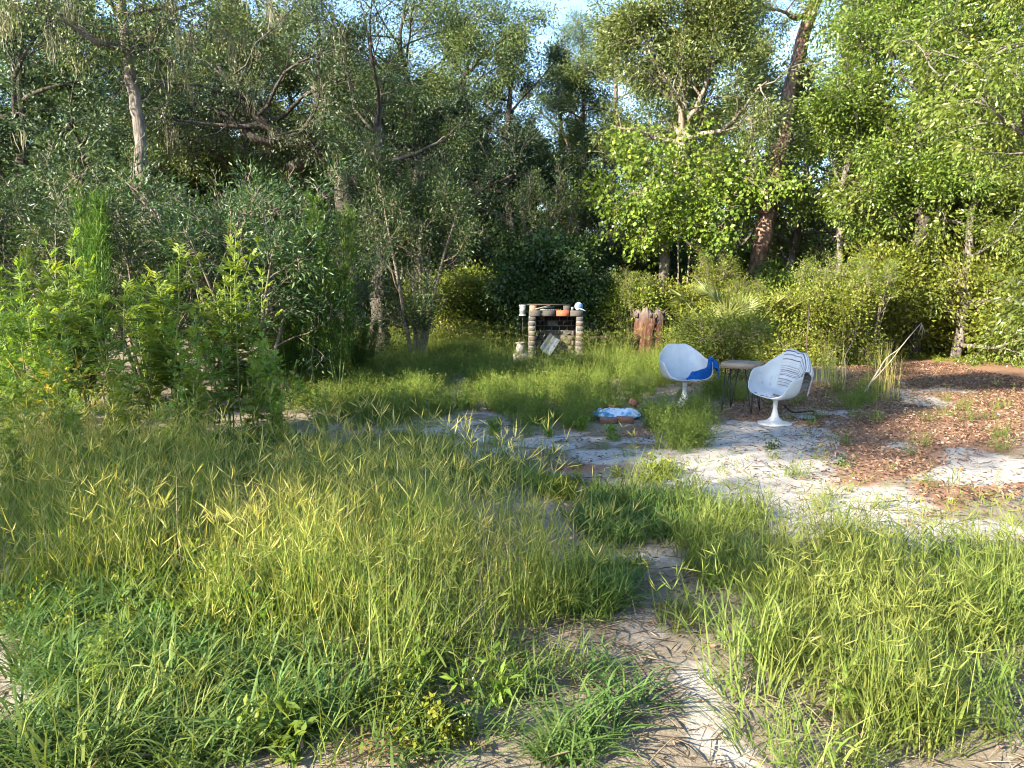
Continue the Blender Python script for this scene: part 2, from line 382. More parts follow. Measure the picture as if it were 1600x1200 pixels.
# ------------------------------------------------------------------ trees
def walk(rng, p, d, L, n, wander, up):
    pts = [np.array(p, float)]; d = np.array(d, float)
    for i in range(n):
        d = d + rng.normal(0, wander, 3); d[2] += up; d = d / np.linalg.norm(d)
        pts.append(pts[-1] + d * L / n)
    return np.array(pts)
def smooth_path(pts, n):
    pts = np.asarray(pts, float); k = len(pts)
    t = np.linspace(0, k - 1, n); i = np.clip(t.astype(int), 0, k - 2); f = (t - i)[:, None]
    p0 = pts[np.clip(i - 1, 0, k - 1)]; p1 = pts[i]; p2 = pts[i + 1]; p3 = pts[np.clip(i + 2, 0, k - 1)]
    return .5 * ((2 * p1) + (-p0 + p2) * f + (2 * p0 - 5 * p1 + 4 * p2 - p3) * f ** 2 + (-p0 + 3 * p1 - 3 * p2 + p3) * f ** 3)
def dir_around(rng, d, ang):
    d = d / np.linalg.norm(d); r = rng.normal(0, 1, 3); r = r - d * (r @ d); r = r / np.linalg.norm(r)
    return d * math.cos(ang) + r * math.sin(ang)

def tree(name, seed, trunks, limbs=(), nlimb=10, zone=(.35, .95), limb_len=3.0, shape=lambda t: 1.0, pitch=(.2, .9), nsub=6, ntwig=5, leaf=(.08, .035), nleaf=30000,
         sigma=.22, droop=.15, bark=None, leafmat=None, moss=0, up=.04, sides=9, rough=.06, side_bias=None, flat=1.0, crownz=None, leaf_name='crown', lshape='leaf', sublen=.5, wander=.2, twigk=3):
    """trunks: list of ((x,y,z,r), ...) in local metres. Returns an Empty with trunk, crown (and moss)."""
    rng = np.random.default_rng(seed)
    g = Geo(); lim = Geo(); tw_p = []; tw_d = []
    starts = []
    for tr in trunks:
        tr = np.array(tr, float); n = max(8, 4 * len(tr)); full = smooth_path(tr, n)
        jig = rng.normal(0, 1, (n, 3)) * full[:, 3:4] * .18; jig[0] = 0; jig[:, 2] = 0
        full[:, :3] += jig
        g.tube(full[:, :3], np.maximum(full[:, 3], .004), sides, rough=rough, rng=rng)
        starts.append(full)
    explicit = []
    for lb in limbs:
        lb = np.array(lb, float); n = max(8, 4 * len(lb)); full = smooth_path(lb, n)
        full[1:, :3] += rng.normal(0, 1, (n - 1, 3)) * full[1:, 3:4] * .35
        lim.tube(full[:, :3], np.maximum(full[:, 3], .004), 7, rough=.08, rng=rng)
        explicit.append(full)
    branches = []
    az = rng.uniform(0, 6.28)
    for s_ in starts + explicit:
        isx = any(s_ is e for e in explicit)
        nl = max(3, int(nlimb / (len(starts) if not isx else 2)))
        for i in range(nl):
            z0, z1 = (.25, 1.0) if isx else zone
            tt = z0 + (z1 - z0) * (i + rng.uniform(.1, .9)) / nl
            idx = min(int(tt * (len(s_) - 1)), len(s_) - 2); f = tt * (len(s_) - 1) - idx
            pt = s_[idx] * (1 - f) + s_[idx + 1] * f
            az += 2.4 + rng.normal(0, .3)
            a = az
            if side_bias is not None and rng.random() < .6: a = side_bias + rng.normal(0, .7)
            ph = rng.uniform(*pitch) if not callable(pitch) else pitch(tt)
            d = np.array((math.cos(a) * math.cos(ph), math.sin(a) * math.cos(ph), math.sin(ph)))
            L = limb_len * shape((tt - z0) / (z1 - z0)) * rng.uniform(.5, 1.4) * (.55 if isx else 1)
            w = walk(rng, pt[:3], d, L, 6, wander, up); w[:, 2] = pt[2] + (w[:, 2] - pt[2]) * flat
            r0 = min(pt[3] * .55, .035 * L + .01)
            g.tube(w, np.linspace(r0, r0 * .25, 7), 5, cap=False); branches.append((w, L, r0))
        # the leader
        branches.append((s_[-max(4, len(s_) // 3):, :3], limb_len * .5, s_[-1, 3]))
    for w, L, r0 in branches:
        for j in range(nsub):
            s = .28 + .72 * (j + rng.random()) / nsub
            k = min(int(s * (len(w) - 1)), len(w) - 2); ff = s * (len(w) - 1) - k
            p = w[k] * (1 - ff) + w[k + 1] * ff
            d = dir_around(rng, w[k + 1] - w[k], rng.uniform(.5, 1.15)); d[2] += .1 - droop * .3
            l2 = sublen * L * (1.15 - .55 * s) * rng.uniform(.7, 1.25)
            w2 = walk(rng, p, d, l2, 4, .25, up - droop * .25)
            g.tube(w2, np.linspace(max(r0 * .32, .008), .004, 5), 4, cap=False)
            for t in range(ntwig):
                s2 = .3 + .7 * (t + rng.random()) / ntwig
                k2 = min(int(s2 * 4), 3); p2 = w2[k2] + (w2[k2 + 1] - w2[k2]) * (s2 * 4 - k2)
                d2 = dir_around(rng, w2[k2 + 1] - w2[k2], rng.uniform(.4, 1.1))
                w3 = walk(rng, p2, d2, max(.18, l2 * .4) * rng.uniform(.7, 1.3), 3, .25, -droop * .4)
                g.tube(w3, np.linspace(.007, .003, 4), twigk, cap=False)
                for q in (1, 2, 3):
                    tw_p.append(w3[q]); tw_d.append(w3[q] - w3[q - 1])
            tw_p.append(w2[-1]); tw_d.append(w2[-1] - w2[-2])
    tw_p = np.array(tw_p); tw_d = nrm(np.array(tw_d))
    wgt = rng.gamma(.8, 1, len(tw_p)); wgt /= wgt.sum()
    idx = rng.choice(len(tw_p), nleaf, p=wgt)
    off = rng.normal(0, sigma, (nleaf, 3)) * np.array((1, 1, .75))
    b = tw_p[idx] + off
    if crownz is not None:
        keep = b[:, 2] > crownz; b = b[keep]; idx = idx[keep]; off = off[keep]
    b[:, 2] = np.maximum(b[:, 2], .03)
    nn = len(b)
    d = tw_d[idx] * .7 + off / sigma * .45 + rng.normal(0, .45, (nn, 3)); d[:, 2] -= droop
    nor = rng.normal(0, .75, (nn, 3)); nor[:, 2] += .75
    c = Geo()
    ctint = np.clip(.45 + .18 * rng.normal(0, 1, nn) + .2 * rng.normal(0, 1, len(tw_p))[idx], 0, 1)
    ctint = np.where(rng.random(nn) < .015, 1.0, ctint)
    Ls = leaf[0] * rng.uniform(.45, 1.35, nn)
    if lshape == 'heart':
        c.leaves(b, d, nor, Ls, leaf[1] * Ls / leaf[0], .16, ctint)
    else:
        c.leaves(b, d, nor, Ls, leaf[1] * Ls / leaf[0], .12, ctint)
    root = empty(name)
    link('trunk', g.mesh('trunk', bark or BARK_GREY, True), root)
    if limbs:
        link('limb', lim.mesh('limb', bark or BARK_GREY, True), root)
    cr = link(leaf_name, c.mesh('crown', leafmat or LM['oak_grey']), root); cr['kind'] = 'stuff'
    if moss:
        mg = Geo(); sel = rng.choice(len(tw_p), moss)
        for q in sel:
            n_ = 14; L_ = rng.uniform(.2, .65); base = tw_p[q] + rng.normal(0, .09, (n_, 3)) * np.array((1, 1, .3))
            zs = np.linspace(0, 1, 5); wob = np.cumsum(rng.normal(0, .025, (n_, 5, 2)), 1)
            ll = L_ * rng.uniform(.4, 1.1, n_)
            cc = np.zeros((n_, 5, 3)); cc[:, :, :2] = base[:, None, :2] * 1 + wob - (np.linspace(0, .5, 5)[None, :, None] * (base[:, None, :2] - tw_p[q][None, None, :2])); cc[:, :, 2] = base[:, None, 2] - ll[:, None] * zs[None]
            an = rng.uniform(0, 3.14, n_); sd = np.stack([np.cos(an), np.sin(an), 0 * an], -1)[:, None] * (np.array((.6, 1, 1, .7, .1)) * .007)[None, :, None]
            v = np.stack([cc - sd, cc + sd], 2).reshape(n_, 10, 3)
            bi = (np.arange(n_) * 10)[:, None]; ii = np.arange(4)[None] * 2
            mg.add(v.reshape(-1, 3), np.stack([bi + ii, bi + ii + 1, bi + ii + 3, bi + ii + 2], -1).reshape(-1, 4), None, np.repeat(rng.random(n_), 10))
        ms = link('spanish_moss', mg.mesh('spanish_moss', LM['moss']), root); ms['kind'] = 'stuff'
    return root

def rel(pts, base):
    """[(u,v,d,r), ...] photograph points -> local coordinates about base (x,y)"""
    out = []
    for u, v, d, r in pts:
        p = P(u, v, d); out.append((p[0] - base[0], p[1] - base[1], p[2], r))
    return out
def rooted(pts, r0):
    """adds a foot on the ground below the first point"""
    x, y, z, r = pts[0]
    return [(x * 1.0, y, -.1, r0)] + pts

TREES = {}
def place(o, xy, label, cat='tree', group=None, rz=0.0, sc=1.0):
    o.location = (xy[0], xy[1], float(gz(xy[0], xy[1]))); o.rotation_euler = (0, 0, rz); o.scale = (sc,) * 3 if not hasattr(sc, '__len__') else sc
    tag(o, label, cat, group); return o

dome = lambda t: (1 - (1.6 * (t - .4)) ** 2 * .55)
taper = lambda t: 1.15 - .75 * t

# --- general oaks, first used as named trees, then copied into the wood
oak_a = tree('oak_tree', 1, [[(0, 0, -.1, .26), (.15, .1, 2.2, .2), (-.1, .3, 5, .14), (.2, .2, 8.2, .06)]], nlimb=15, zone=(.26, .98), limb_len=3.6, shape=dome, nleaf=60000, leaf=(.095, .042), sigma=.15, bark=BARK_DARK, leafmat=LM['oak_dark'], moss=40)
oak_b = tree('oak_tree', 2, [[(0, 0, -.1, .22), (-.2, 0, 2.5, .17), (.2, -.1, 5.5, .12), (.1, .2, 9.6, .05)]], nlimb=17, zone=(.22, .98), limb_len=3.1, shape=dome, nleaf=60000, leaf=(.095, .042), sigma=.15, bark=BARK_DARK, leafmat=LM['oak_grey'], moss=30)
oak_c = tree('oak_tree', 3, [[(0, 0, -.1, .16), (.1, .1, 3, .12), (.3, -.1, 6.5, .08), (.2, 0, 10, .035)]], nlimb=17, zone=(.2, .98), limb_len=2.3, shape=taper, pitch=(.25, 1.0), nleaf=36000, leaf=(.085, .038), sigma=.15, bark=BARK_GREY, leafmat=LM['oak_light'])
oak_d = tree('oak_tree', 4, [[(0, 0, -.1, .14), (.2, .05, 2, .11), (-.1, .1, 4.5, .08), (0, -.1, 7.2, .03)]], nlimb=17, zone=(.08, .98), limb_len=2.4, shape=dome, pitch=(0, .8), nleaf=42000, leaf=(.095, .042), sigma=.15, bark=BARK_GREY, leafmat=LM['near_green'], droop=.25)

# hand placed trees -------------------------------------------------
# 1 slender pale grey trunk at the far left edge of the clearing
b = at(232, 14.5)
t1 = tree('oak_tree', 11, [rooted(rel([(230, 330, 14.5, .115), (222, 250, 14.5, .11), (212, 165, 14.5, .10), (197, 70, 14.5, .09), (188, 0, 14.5, .075), (170, -110, 14.3, .05), (190, -220, 14.2, .02)], b), .13)],
          limbs=[rel([(196, 84, 14.5, .06), (178, 72, 14.2, .05), (150, 68, 13.8, .035), (110, 40, 13.4, .02), (60, 20, 13, .008)], b), rel([(200, 60, 14.5, .04), (235, 55, 14.2, .03), (275, 30, 14, .02), (310, 45, 13.8, .008)], b)],
          nlimb=13, zone=(.62, .99), limb_len=2.6, pitch=(-.2, .7), nleaf=17000, leaf=(.075, .032), sigma=.2, bark=BARK_GREY, leafmat=LM['oak_grey'], moss=60, droop=.35, sides=12)
place(t1, b, 'slender oak with a bare pale grey trunk and mossy drooping twigs, behind the tall weeds')
# 2 big dark live oak with arching limbs
b = at(545, 21)
t2 = tree('live_oak_tree', 12, [rooted(rel([(545, 380, 21, .30), (540, 300, 21, .27), (520, 258, 21, .22), (490, 236, 20.8, .20), (452, 218, 20.5, .17), (420, 196, 20.2, .13), (385, 165, 20, .08), (340, 100, 20, .04)], b), .36)],
          limbs=[rel([(455, 262, 21.2, .13), (495, 240, 20.8, .17), (525, 245, 20.9, .16)], b)[::-1], rel([(500, 238, 20.8, .15), (505, 190, 20.8, .12), (496, 130, 20.8, .09), (500, 60, 21, .05), (480, -20, 21, .02)], b),
                 rel([(452, 218, 20.5, .12), (400, 215, 20.2, .10), (350, 178, 20, .07), (300, 160, 20, .03)], b), rel([(540, 300, 21, .14), (600, 215, 20.6, .10), (560, 160, 20.4, .07), (540, 110, 20.2, .04)], b)],
          nlimb=11, zone=(.5, .98), limb_len=2.8, pitch=(-.1, .8), nleaf=28000, leaf=(.085, .037), sigma=.16, bark=BARK_DARK, leafmat=LM['oak_dark'], moss=70, crownz=3.3)
place(t2, b, 'dark live oak with thick black limbs arching over to one side', 'tree')
# 3 fine grey-green oak with a forked black trunk
b = at(655, 22)
t3 = tree('oak_tree', 13, [rooted(rel([(655, 400, 22, .17), (652, 300, 22, .15), (650, 200, 22, .14), (636, 130, 22, .09), (625, 60, 22, .05), (640, -30, 22, .02)], b), .2)],
          limbs=[rel([(650, 200, 22, .12), (680, 170, 21.6, .10), (712, 135, 21.4, .07), (760, 80, 21.2, .04), (800, 50, 21, .015)], b), rel([(652, 260, 22, .10), (600, 205, 21.6, .08), (555, 140, 21.4, .06), (530, 60, 21.2, .03)], b), rel([(655, 290, 22, .09), (690, 215, 22, .06), (685, 120, 22, .04), (720, 30, 22, .02)], b)],
          nlimb=13, zone=(.62, .99), limb_len=2.6, pitch=(.1, .9), nleaf=52000, leaf=(.075, .03), sigma=.17, bark=BARK_DARK, leafmat=LM['oak_mid'], crownz=4.6)
place(t3, b, 'grey-green oak with a forked black trunk and fine twigs, above the wax myrtle')
# 4 dark low arching limb tree
b = at(705, 23)
t4 = tree('live_oak_tree', 14, [rooted(rel([(706, 400, 23, .15), (700, 345, 23, .14), (690, 318, 23, .15), (715, 300, 22.6, .11), (748, 296, 22.3, .09), (782, 300, 22, .05)], b), .16)],
          limbs=[rel([(690, 318, 23, .12), (690, 240, 23, .1), (720, 150, 23, .06), (740, 60, 23, .02)], b)], nlimb=9, zone=(.7, .99), limb_len=2.4, nleaf=16000, leaf=(.08, .034), sigma=.15, bark=BARK_DARK, leafmat=LM['oak_dark'], crownz=3.6)
place(t4, b, 'black crooked oak whose low limb bends level, between myrtle and vine mound')
# 5 stout dark trunk by the myrtle, ridged bark
b = at(590, 17.2)
t5 = tree('oak_tree', 15, [rooted(rel([(590, 500, 17.2, .18), (596, 440, 17.2, .16), (604, 380, 17.3, .14), (600, 300, 17.4, .12), (590, 200, 17.6, .08), (600, 120, 17.8, .03)], b), .25)],
          nlimb=12, zone=(.35, .98), limb_len=2.2, nleaf=22000, leaf=(.07, .028), sigma=.15, bark=BARK_DARK, leafmat=LM['myrtle'], rough=.1, sides=14)
place(t5, b, 'stout dark trunk with deeply ridged bark rising beside the wax myrtle')
# 6 pale trunk under the bright vine
b = at(1037, 20)
t6 = tree('oak_tree', 16, [rooted(rel([(1038, 420, 20, .13), (1043, 360, 20, .12), (1056, 290, 20, .12), (1064, 230, 20, .15), (1068, 200, 20, .13), (1066, 120, 20, .1), (1075, 30, 20, .06), (1060, -60, 20, .02)], b), .14)],
          limbs=[rel([(1068, 200, 20, .08), (1100, 140, 19.6, .06), (1125, 60, 19.4, .04), (1140, 0, 19.2, .015)], b), rel([(1066, 160, 20, .07), (1030, 110, 19.6, .05), (1000, 40, 19.4, .02)], b)],
          nlimb=15, zone=(.5, .99), limb_len=2.3, nleaf=62000, leaf=(.09, .04), sigma=.19, bark=BARK_TAN, leafmat=LM['oak_light'], crownz=4.0, sides=12, shape=taper)
place(t6, b, 'light green oak on a pale trunk, rising behind the broken stump')
# 7 pair of leaning trunks
b = at(1130, 21)
t7 = tree('oak_tree', 17, [rooted(rel([(1130, 425, 21, .17), (1112, 380, 21, .15), (1098, 340, 21, .13), (1090, 270, 21, .1), (1080, 180, 21, .04)], b), .2), rooted(rel([(1130, 430, 21.2, .10), (1126, 390, 21.2, .09), (1140, 340, 21.2, .07), (1150, 250, 21.2, .03)], b), .1)],
          nlimb=12, zone=(.55, .98), limb_len=1.5, nleaf=14000, leaf=(.085, .037), sigma=.15, bark=BARK_GREY, leafmat=LM['oak_light'])
place(t7, b, 'twin-stemmed oak with brown trunks splitting in a V, beside the leaning pine')
# 8 leaning pine
b = at(1181, 21)
t8 = tree('pine_tree', 18, [rooted(rel([(1183, 430, 21, .235), (1192, 370, 21, .225), (1205, 310, 21.1, .215), (1219, 230, 21.2, .20), (1235, 150, 21.3, .19), (1252, 70, 21.4, .175), (1276, 0, 21.5, .16), (1300, -90, 21.6, .13), (1325, -190, 21.7, .09), (1340, -260, 21.8, .03)], b), .27)],
          limbs=[rel([(1256, 24, 21.4, .07), (1240, 28, 21.1, .05), (1226, 20, 20.8, .04), (1195, 12, 20.5, .02)], b)],
          nlimb=9, zone=(.82, .99), limb_len=2.6, nleaf=15000, leaf=(.17, .012), sigma=.16, bark=BARK_PINE, leafmat=LM['pine'], sides=18, rough=.05)
place(t8, b, 'tall pine with a thick bare red-brown trunk leaning to one side')
# 9 small sunlit tree
b = at(1311, 18.5)
t9 = tree('oak_tree', 19, [rooted(rel([(1311, 415, 18.5, .075), (1313, 360, 18.5, .07), (1318, 290, 18.5, .06), (1328, 235, 18.5, .06), (1332, 190, 18.5, .05), (1325, 100, 18.5, .02)], b), .09)],
          limbs=[rel([(1326, 250, 18.5, .05), (1336, 215, 18.4, .045), (1334, 190, 18.3, .04), (1300, 176, 18.1, .02)], b)],
          nlimb=16, zone=(.3, .98), limb_len=1.35, nleaf=22000, leaf=(.085, .04), sigma=.14, bark=BARK_GREY, leafmat=LM['near_green'], sides=9)
place(t9, b, 'young oak with a thin pale trunk before the dark wood, past the thin stake')
# 10 broken trunk tree at right
b = at(1436, 17.5)
t10 = tree('oak_tree', 20, [rooted(rel([(1436, 400, 17.5, .13), (1437, 330, 17.5, .125), (1432, 260, 17.5, .11), (1440, 180, 17.5, .09), (1450, 80, 17.5, .05), (1440, -40, 17.5, .02)], b), .15)],
          limbs=[rel([(1434, 285, 17.5, .10), (1450, 278, 17.3, .08), (1462, 280, 17.1, .05)], b)], nlimb=18, zone=(.25, .98), limb_len=2.5, nleaf=44000, leaf=(.085, .04), sigma=.15, bark=BARK_DARK, leafmat=LM['near_green'], shape=dome)
place(t10, b, 'oak with a dark trunk carrying a broken-off stub among yellow-green leaves')
# 11 near tree whose boughs hang into view
b = at(1800, 10.2)
t11 = tree('oak_tree', 21, [[(0, 0, -.1, .18), (.1, .1, 2, .15), (-.1, .2, 4.2, .12), (0, .1, 7, .06), (.1, 0, 9, .02)]], nlimb=24, zone=(.06, .98), limb_len=2.5, shape=dome, pitch=(-.1, .7), nleaf=60000, leaf=(.085, .036),
           sigma=.15, bark=BARK_GREY, leafmat=LM['near_green'], droop=.35, nsub=8, side_bias=2.6)
place(t11, b, 'nearest oak with long sunlit boughs hanging down over the leaf litter')

# named copies that fill the front of the wood
def cp_(src, u, d, rz, sc, label, mat=None, group=None):
    x, y = at(u, d)
    c = copy_tree(src, (x, y, float(gz(x, y)) - .02), rz, sc, label, group)
    if mat: override(c, 'crown', LM[mat])
    return c
place(oak_a, at(60, 19), 'broad dark oak with hanging moss, behind the pale slender trunk', rz=.4, sc=(1.05, 1.05, 1.0))
place(oak_b, at(385, 24), 'tall grey-green oak seen through the arching live oak limbs', rz=1.0)
place(oak_c, at(960, 27), 'narrow pale green oak below the patch of open blue sky', rz=2.0, sc=(1.2, 1.2, 1.02))
place(oak_d, at(1590, 17.6), 'low bushy oak with yellow-green leaves reaching down to the ground', rz=.3, sc=(1.2, 1.2, 1.25))
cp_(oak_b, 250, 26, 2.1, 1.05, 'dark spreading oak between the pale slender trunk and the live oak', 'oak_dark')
cp_(oak_a, -60, 25, 3.0, (1.1, 1.1, 1.1), 'dark mossy oak behind the broad one at the outer end of the weedy bank')
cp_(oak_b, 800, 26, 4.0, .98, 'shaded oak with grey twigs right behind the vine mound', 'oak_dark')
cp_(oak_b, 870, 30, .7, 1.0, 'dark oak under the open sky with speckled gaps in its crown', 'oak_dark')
cp_(oak_c, 1150, 25, .7, 1.0, 'tall light green oak filling the gap between pale trunk and leaning pine')
cp_(oak_c, 1330, 24, 3.7, 1.05, 'tall light oak just beyond the leaning pine')
cp_(oak_d, 1400, 19.5, 2.5, (1.1, 1.1, 1.25), 'rounded yellow-green oak behind the dark broken stub')
cp_(oak_d, 1495, 17.2, 4.4, .85, 'small bushy oak at the edge of the orange leaf litter')
cp_(oak_d, 1590, 19, 5.4, (1.3, 1.3, 1.3), 'large yellow-green oak behind the low bushy oaks')
cp_(oak_c, 1500, 22, 1.7, 1.1, 'slim light oak rising over the rounded yellow-green oak')
cp_(oak_d, 1240, 22.5, 3.3, (1.0, 1.0, 1.05), 'leafy grey-green oak crowding the top of the leaning pine', 'oak_light')
# the pine against the sky
pine = tree('pine_tree', 31, [[(0, 0, -.1, .15), (.1, 0, 5, .11), (0, .1, 10.9, .03)]], nlimb=20, zone=(.3, .99), limb_len=1.7, shape=taper, pitch=(.1, .7), nleaf=30000, leaf=(.16, .012), sigma=.15, bark=BARK_PINE, leafmat=LM['pine'])
place(pine, at(905, 29), 'pale yellow-green pine whose pointed top stands against blue sky')

# rows of trees deep in the wood, nothing to tell them apart
rng = np.random.default_rng(77)
kinds = [oak_a, oak_b, oak_c, oak_d]
for row, (d, n, us, zs) in enumerate([(28, 12, (-350, 760), .95), (31, 17, (-350, 1950), .9), (38, 16, (-350, 1950), 1.0), (47, 15, (-400, 2000), 1.15)]):
    for i in range(n):
        u = us[0] + (us[1] - us[0]) * (i + rng.uniform(.15, .85)) / n
        dd = d + rng.uniform(-2.2, 2.2)
        k = rng.choice([0, 1, 1, 2] if u < 850 else [1, 2, 2, 3])
        s = zs * rng.uniform(.85, 1.1)
        if 730 < u < 1010: s *= .86
        c = cp_(kinds[k], u, dd, rng.uniform(0, 6.28), (s * 1.15, s * 1.15, s), 'shaded tree deep in the wood, one of many behind the front trees', None, 'trees deep in the wood')
# trees beside and behind the camera that shade the clearing
oak_e = tree('oak_tree', 5, [[(0, 0, -.1, .2), (.1, .1, 3, .16), (-.1, .1, 6, .12), (.1, 0, 10, .04)]], nlimb=16, zone=(.56, .98), limb_len=2.7, shape=dome, pitch=(0, .7), nleaf=48000, leaf=(.095, .042), sigma=.15, bark=BARK_DARK, leafmat=LM['oak_grey'])
oak_e.location = (-9.6, -.2, -.45); tag(oak_e, 'high-crowned oak beside the clearing, out past the tall weeds', 'tree')
copy_tree(oak_e, (-13, -2.0, 0), 2.0, (.95, .95, .95), 'high-crowned oak beside the clearing, taller and farther out')
copy_tree(oak_b, (-9, -8.2, 0), 1.0, .85, 'oak standing behind the viewer on the weedy side')

# ------------------------------------------------------------------ shrubs
def stems(rng, n, h, spread, r):
    out = []
    for i in range(n):
        a = i * 2.4 + rng.uniform(0, 1); s = spread * rng.uniform(.4, 1)
        out.append([(.08 * math.cos(a), .08 * math.sin(a), -.05, r), (s * .5 * math.cos(a), s * .5 * math.sin(a), h * .45, r * .75), (s * math.cos(a), s * math.sin(a), h * rng.uniform(.8, 1), r * .3)])
    return out
rs = np.random.default_rng(9)
myrtle = tree('wax_myrtle_shrub', 41, stems(rs, 6, 3.5, 1.0, .05), nlimb=34, zone=(.18, .98), limb_len=1.1, shape=dome, pitch=(.2, 1.0), nsub=6, ntwig=4, nleaf=34000, leaf=(.075, .021), sigma=.13, droop=0, bark=TWIG, leafmat=LM['myrtle'], sides=6, leaf_name='foliage', up=.1)
place(myrtle, at(652, 16), 'tall oval wax myrtle with small grey-green leaves beside the stout dark trunk', 'shrub', rz=.5, sc=(.95, .95, 1.12))
olive = tree('wax_myrtle_shrub', 42, stems(rs, 5, 2.8, 1.0, .03), nlimb=28, zone=(.25, .98), limb_len=1.0, pitch=(.2, 1.1), nsub=5, ntwig=4, nleaf=13000, leaf=(.085, .022), sigma=.11, droop=-.1, bark=TWIG, leafmat=LM['myrtle'], sides=5, leaf_name='foliage', up=.1)
place(olive, at(235, 11.0), 'open silvery shrub with narrow leaves and bare twigs behind the tallest weeds', 'shrub', rz=1.2, sc=(1, 1, .88))
bushy = tree('leafy_shrub', 43, stems(rs, 6, 1.5, .8, .02), nlimb=30, zone=(.08, .98), limb_len=.8, shape=dome, pitch=(.1, 1.1), nsub=5, ntwig=4, nleaf=18000, leaf=(.08, .038), sigma=.17, wander=.32, droop=.05, bark=TWIG, leafmat=LM['bright'], sides=5, leaf_name='foliage', up=.08)
bushy2 = tree('leafy_shrub', 44, stems(rs, 7, 1.2, 1.0, .018), nlimb=30, zone=(.05, .98), limb_len=.75, shape=dome, pitch=(-.1, 1.2), nsub=5, ntwig=4, nleaf=18000, leaf=(.066, .03), sigma=.17, wander=.32, droop=.05, bark=TWIG, leafmat=LM['bright'], sides=5, leaf_name='foliage', up=.08)
def shrub(src, u, d, rz, sc, label, mat=None, group=None):
    x, y = at(u, d); c = copy_tree(src, (x, y, float(gz(x, y)) - .02), rz, sc, label, group)
    if mat or src is bushy2: override(c, 'foliage', LM[mat or 'bright'])
    return c
shrub(olive, 90, 11.5, 2.2, (1, 1, .92), 'silvery shrub with many bare twigs nearest the shaded edge of the wood')
shrub(olive, 395, 10.6, 3.9, (1.05, 1.05, .92), 'tall twiggy grey shrub right behind the middle clump of tall weeds')
shrub(myrtle, 480, 11.8, 2.0, (.72, .72, .62), 'dense grey-green shrub between the tall weeds and the stout dark trunk')
shrub(myrtle, 330, 13.5, 4.0, (.9, .9, .8), 'rounded dark myrtle deep behind the twiggy grey shrub')
shrub(myrtle, 130, 14.5, 1.0, (.9, .9, .85), 'dark myrtle at the shaded foot of the broad mossy oak')
shrub(myrtle, -60, 12.0, 5.0, (.9, .9, .9), 'dark myrtle at the outer end of the weedy bank')
shrub(olive, 505, 13.0, .4, (.8, .8, .62), 'low open shrub with arching twigs in front of the stout dark trunk')
place(bushy, at(695, 19.5), 'sunlit yellow-green shrub under the level black limb', 'shrub', rz=.3)
shrub(bushy, 745, 20.5, 1.9, 1.1, 'sunlit shrub with dry stems just beside the vine mound')
vine = tree('vine_mound', 45, stems(rs, 8, 2.5, 1.15, .03), nlimb=44, zone=(.05, .98), limb_len=1.1, shape=dome, pitch=(-.1, 1.1), nsub=6, ntwig=4, nleaf=38000, leaf=(.085, .075), sigma=.16, droop=.3, bark=TWIG, leafmat=LM['vine'], sides=5, leaf_name='foliage', up=.02, lshape='heart')
place(vine, at(850, 19.2), 'dark green mound of heart-leaved vine right behind the brick fireplace', 'vine', rz=.3, sc=(.92, .8, 1.0))
sprig = tree('leafy_shrub', 46, stems(rs, 9, 3.3, .8, .02), nlimb=34, zone=(.55, .99), limb_len=.5, pitch=(.7, 1.4), nsub=4, ntwig=3, nleaf=7000, leaf=(.06, .026), sigma=.06, droop=-.2, bark=TWIG, leafmat=LM['oak_light'], sides=4, leaf_name='foliage', up=.25, wander=.08)
place(sprig, at(855, 20.2), 'upright pale sprigs standing out of the top of the vine mound', 'shrub', sc=(1.15, 1, 1.25))
grape = tree('vine_mound', 47, [rooted(rel([(1060, 420, 18.8, .02), (1058, 360, 18.8, .02), (1050, 310, 18.8, .02), (1010, 285, 18.6, .015), (960, 330, 18.4, .01)], at(1060, 18.8)), .02),
                                rooted(rel([(1075, 420, 18.8, .02), (1085, 350, 18.8, .02), (1090, 290, 18.7, .015), (1105, 265, 18.6, .012), (1125, 290, 18.5, .01)], at(1060, 18.8)), .02)],
             nlimb=24, zone=(.4, 1), limb_len=1.15, pitch=(-.6, .9), nsub=6, ntwig=4, nleaf=12000, leaf=(.095, .08), sigma=.2, droop=.3, bark=TWIG, leafmat=LM['grape'], sides=5, leaf_name='foliage', up=-.02, lshape='heart')
place(grape, at(1060, 18.8), 'bright green grapevine draped over the pale trunk behind the stump', 'vine')
shrub(bushy, 985, 19.0, 2.9, (.9, .9, .95), 'yellow-green shrub between the vine mound and the broken stump', 'bright')
place(bushy2, at(1130, 13.2), 'dark dense shrub directly behind the small side table', 'shrub', rz=.9, sc=(.95, .8, .78)); override(bushy2, 'foliage', LM['fine_weed'])
shrub(bushy2, 1075, 15.4, 2.1, .55, 'low shaded bush between the stump and the blue-draped chair', 'fine_weed')
LAB = ['yellow-green shrub just past the stump', 'shrub with palmetto fans showing above it', 'bright shrub at the foot of the leaning pine', 'bright shrub straight behind the thin upright stake', 'shrub beyond the thin curved stick', 'bright shrub under the young oak', 'shrub behind the forked pale branch', 'round shrub over the shadowed hollow', 'dense bright shrub at the back of the leaf litter', 'bright shrub at the outer end of the leaf litter']
for i, (u, d, s) in enumerate([(1092, 18.6, .95), (1140, 17.4, .72), (1195, 17.0, .70), (1250, 16.4, .92), (1310, 15.8, .72), (1300, 18, 1.2), (1385, 17.6, 1.0), (1450, 18.6, 1.5), (1535, 19.2, 1.3), (1625, 17.4, 1.6)]):
    shrub([bushy, bushy2][i % 2], u, d, i * 1.7, (s * 1.15, s * 1.05, s * [1.0, 1.35, .9, 1.15, 1.25][i % 5]), LAB[i], None, 'bright shrubs along the back of the clearing')
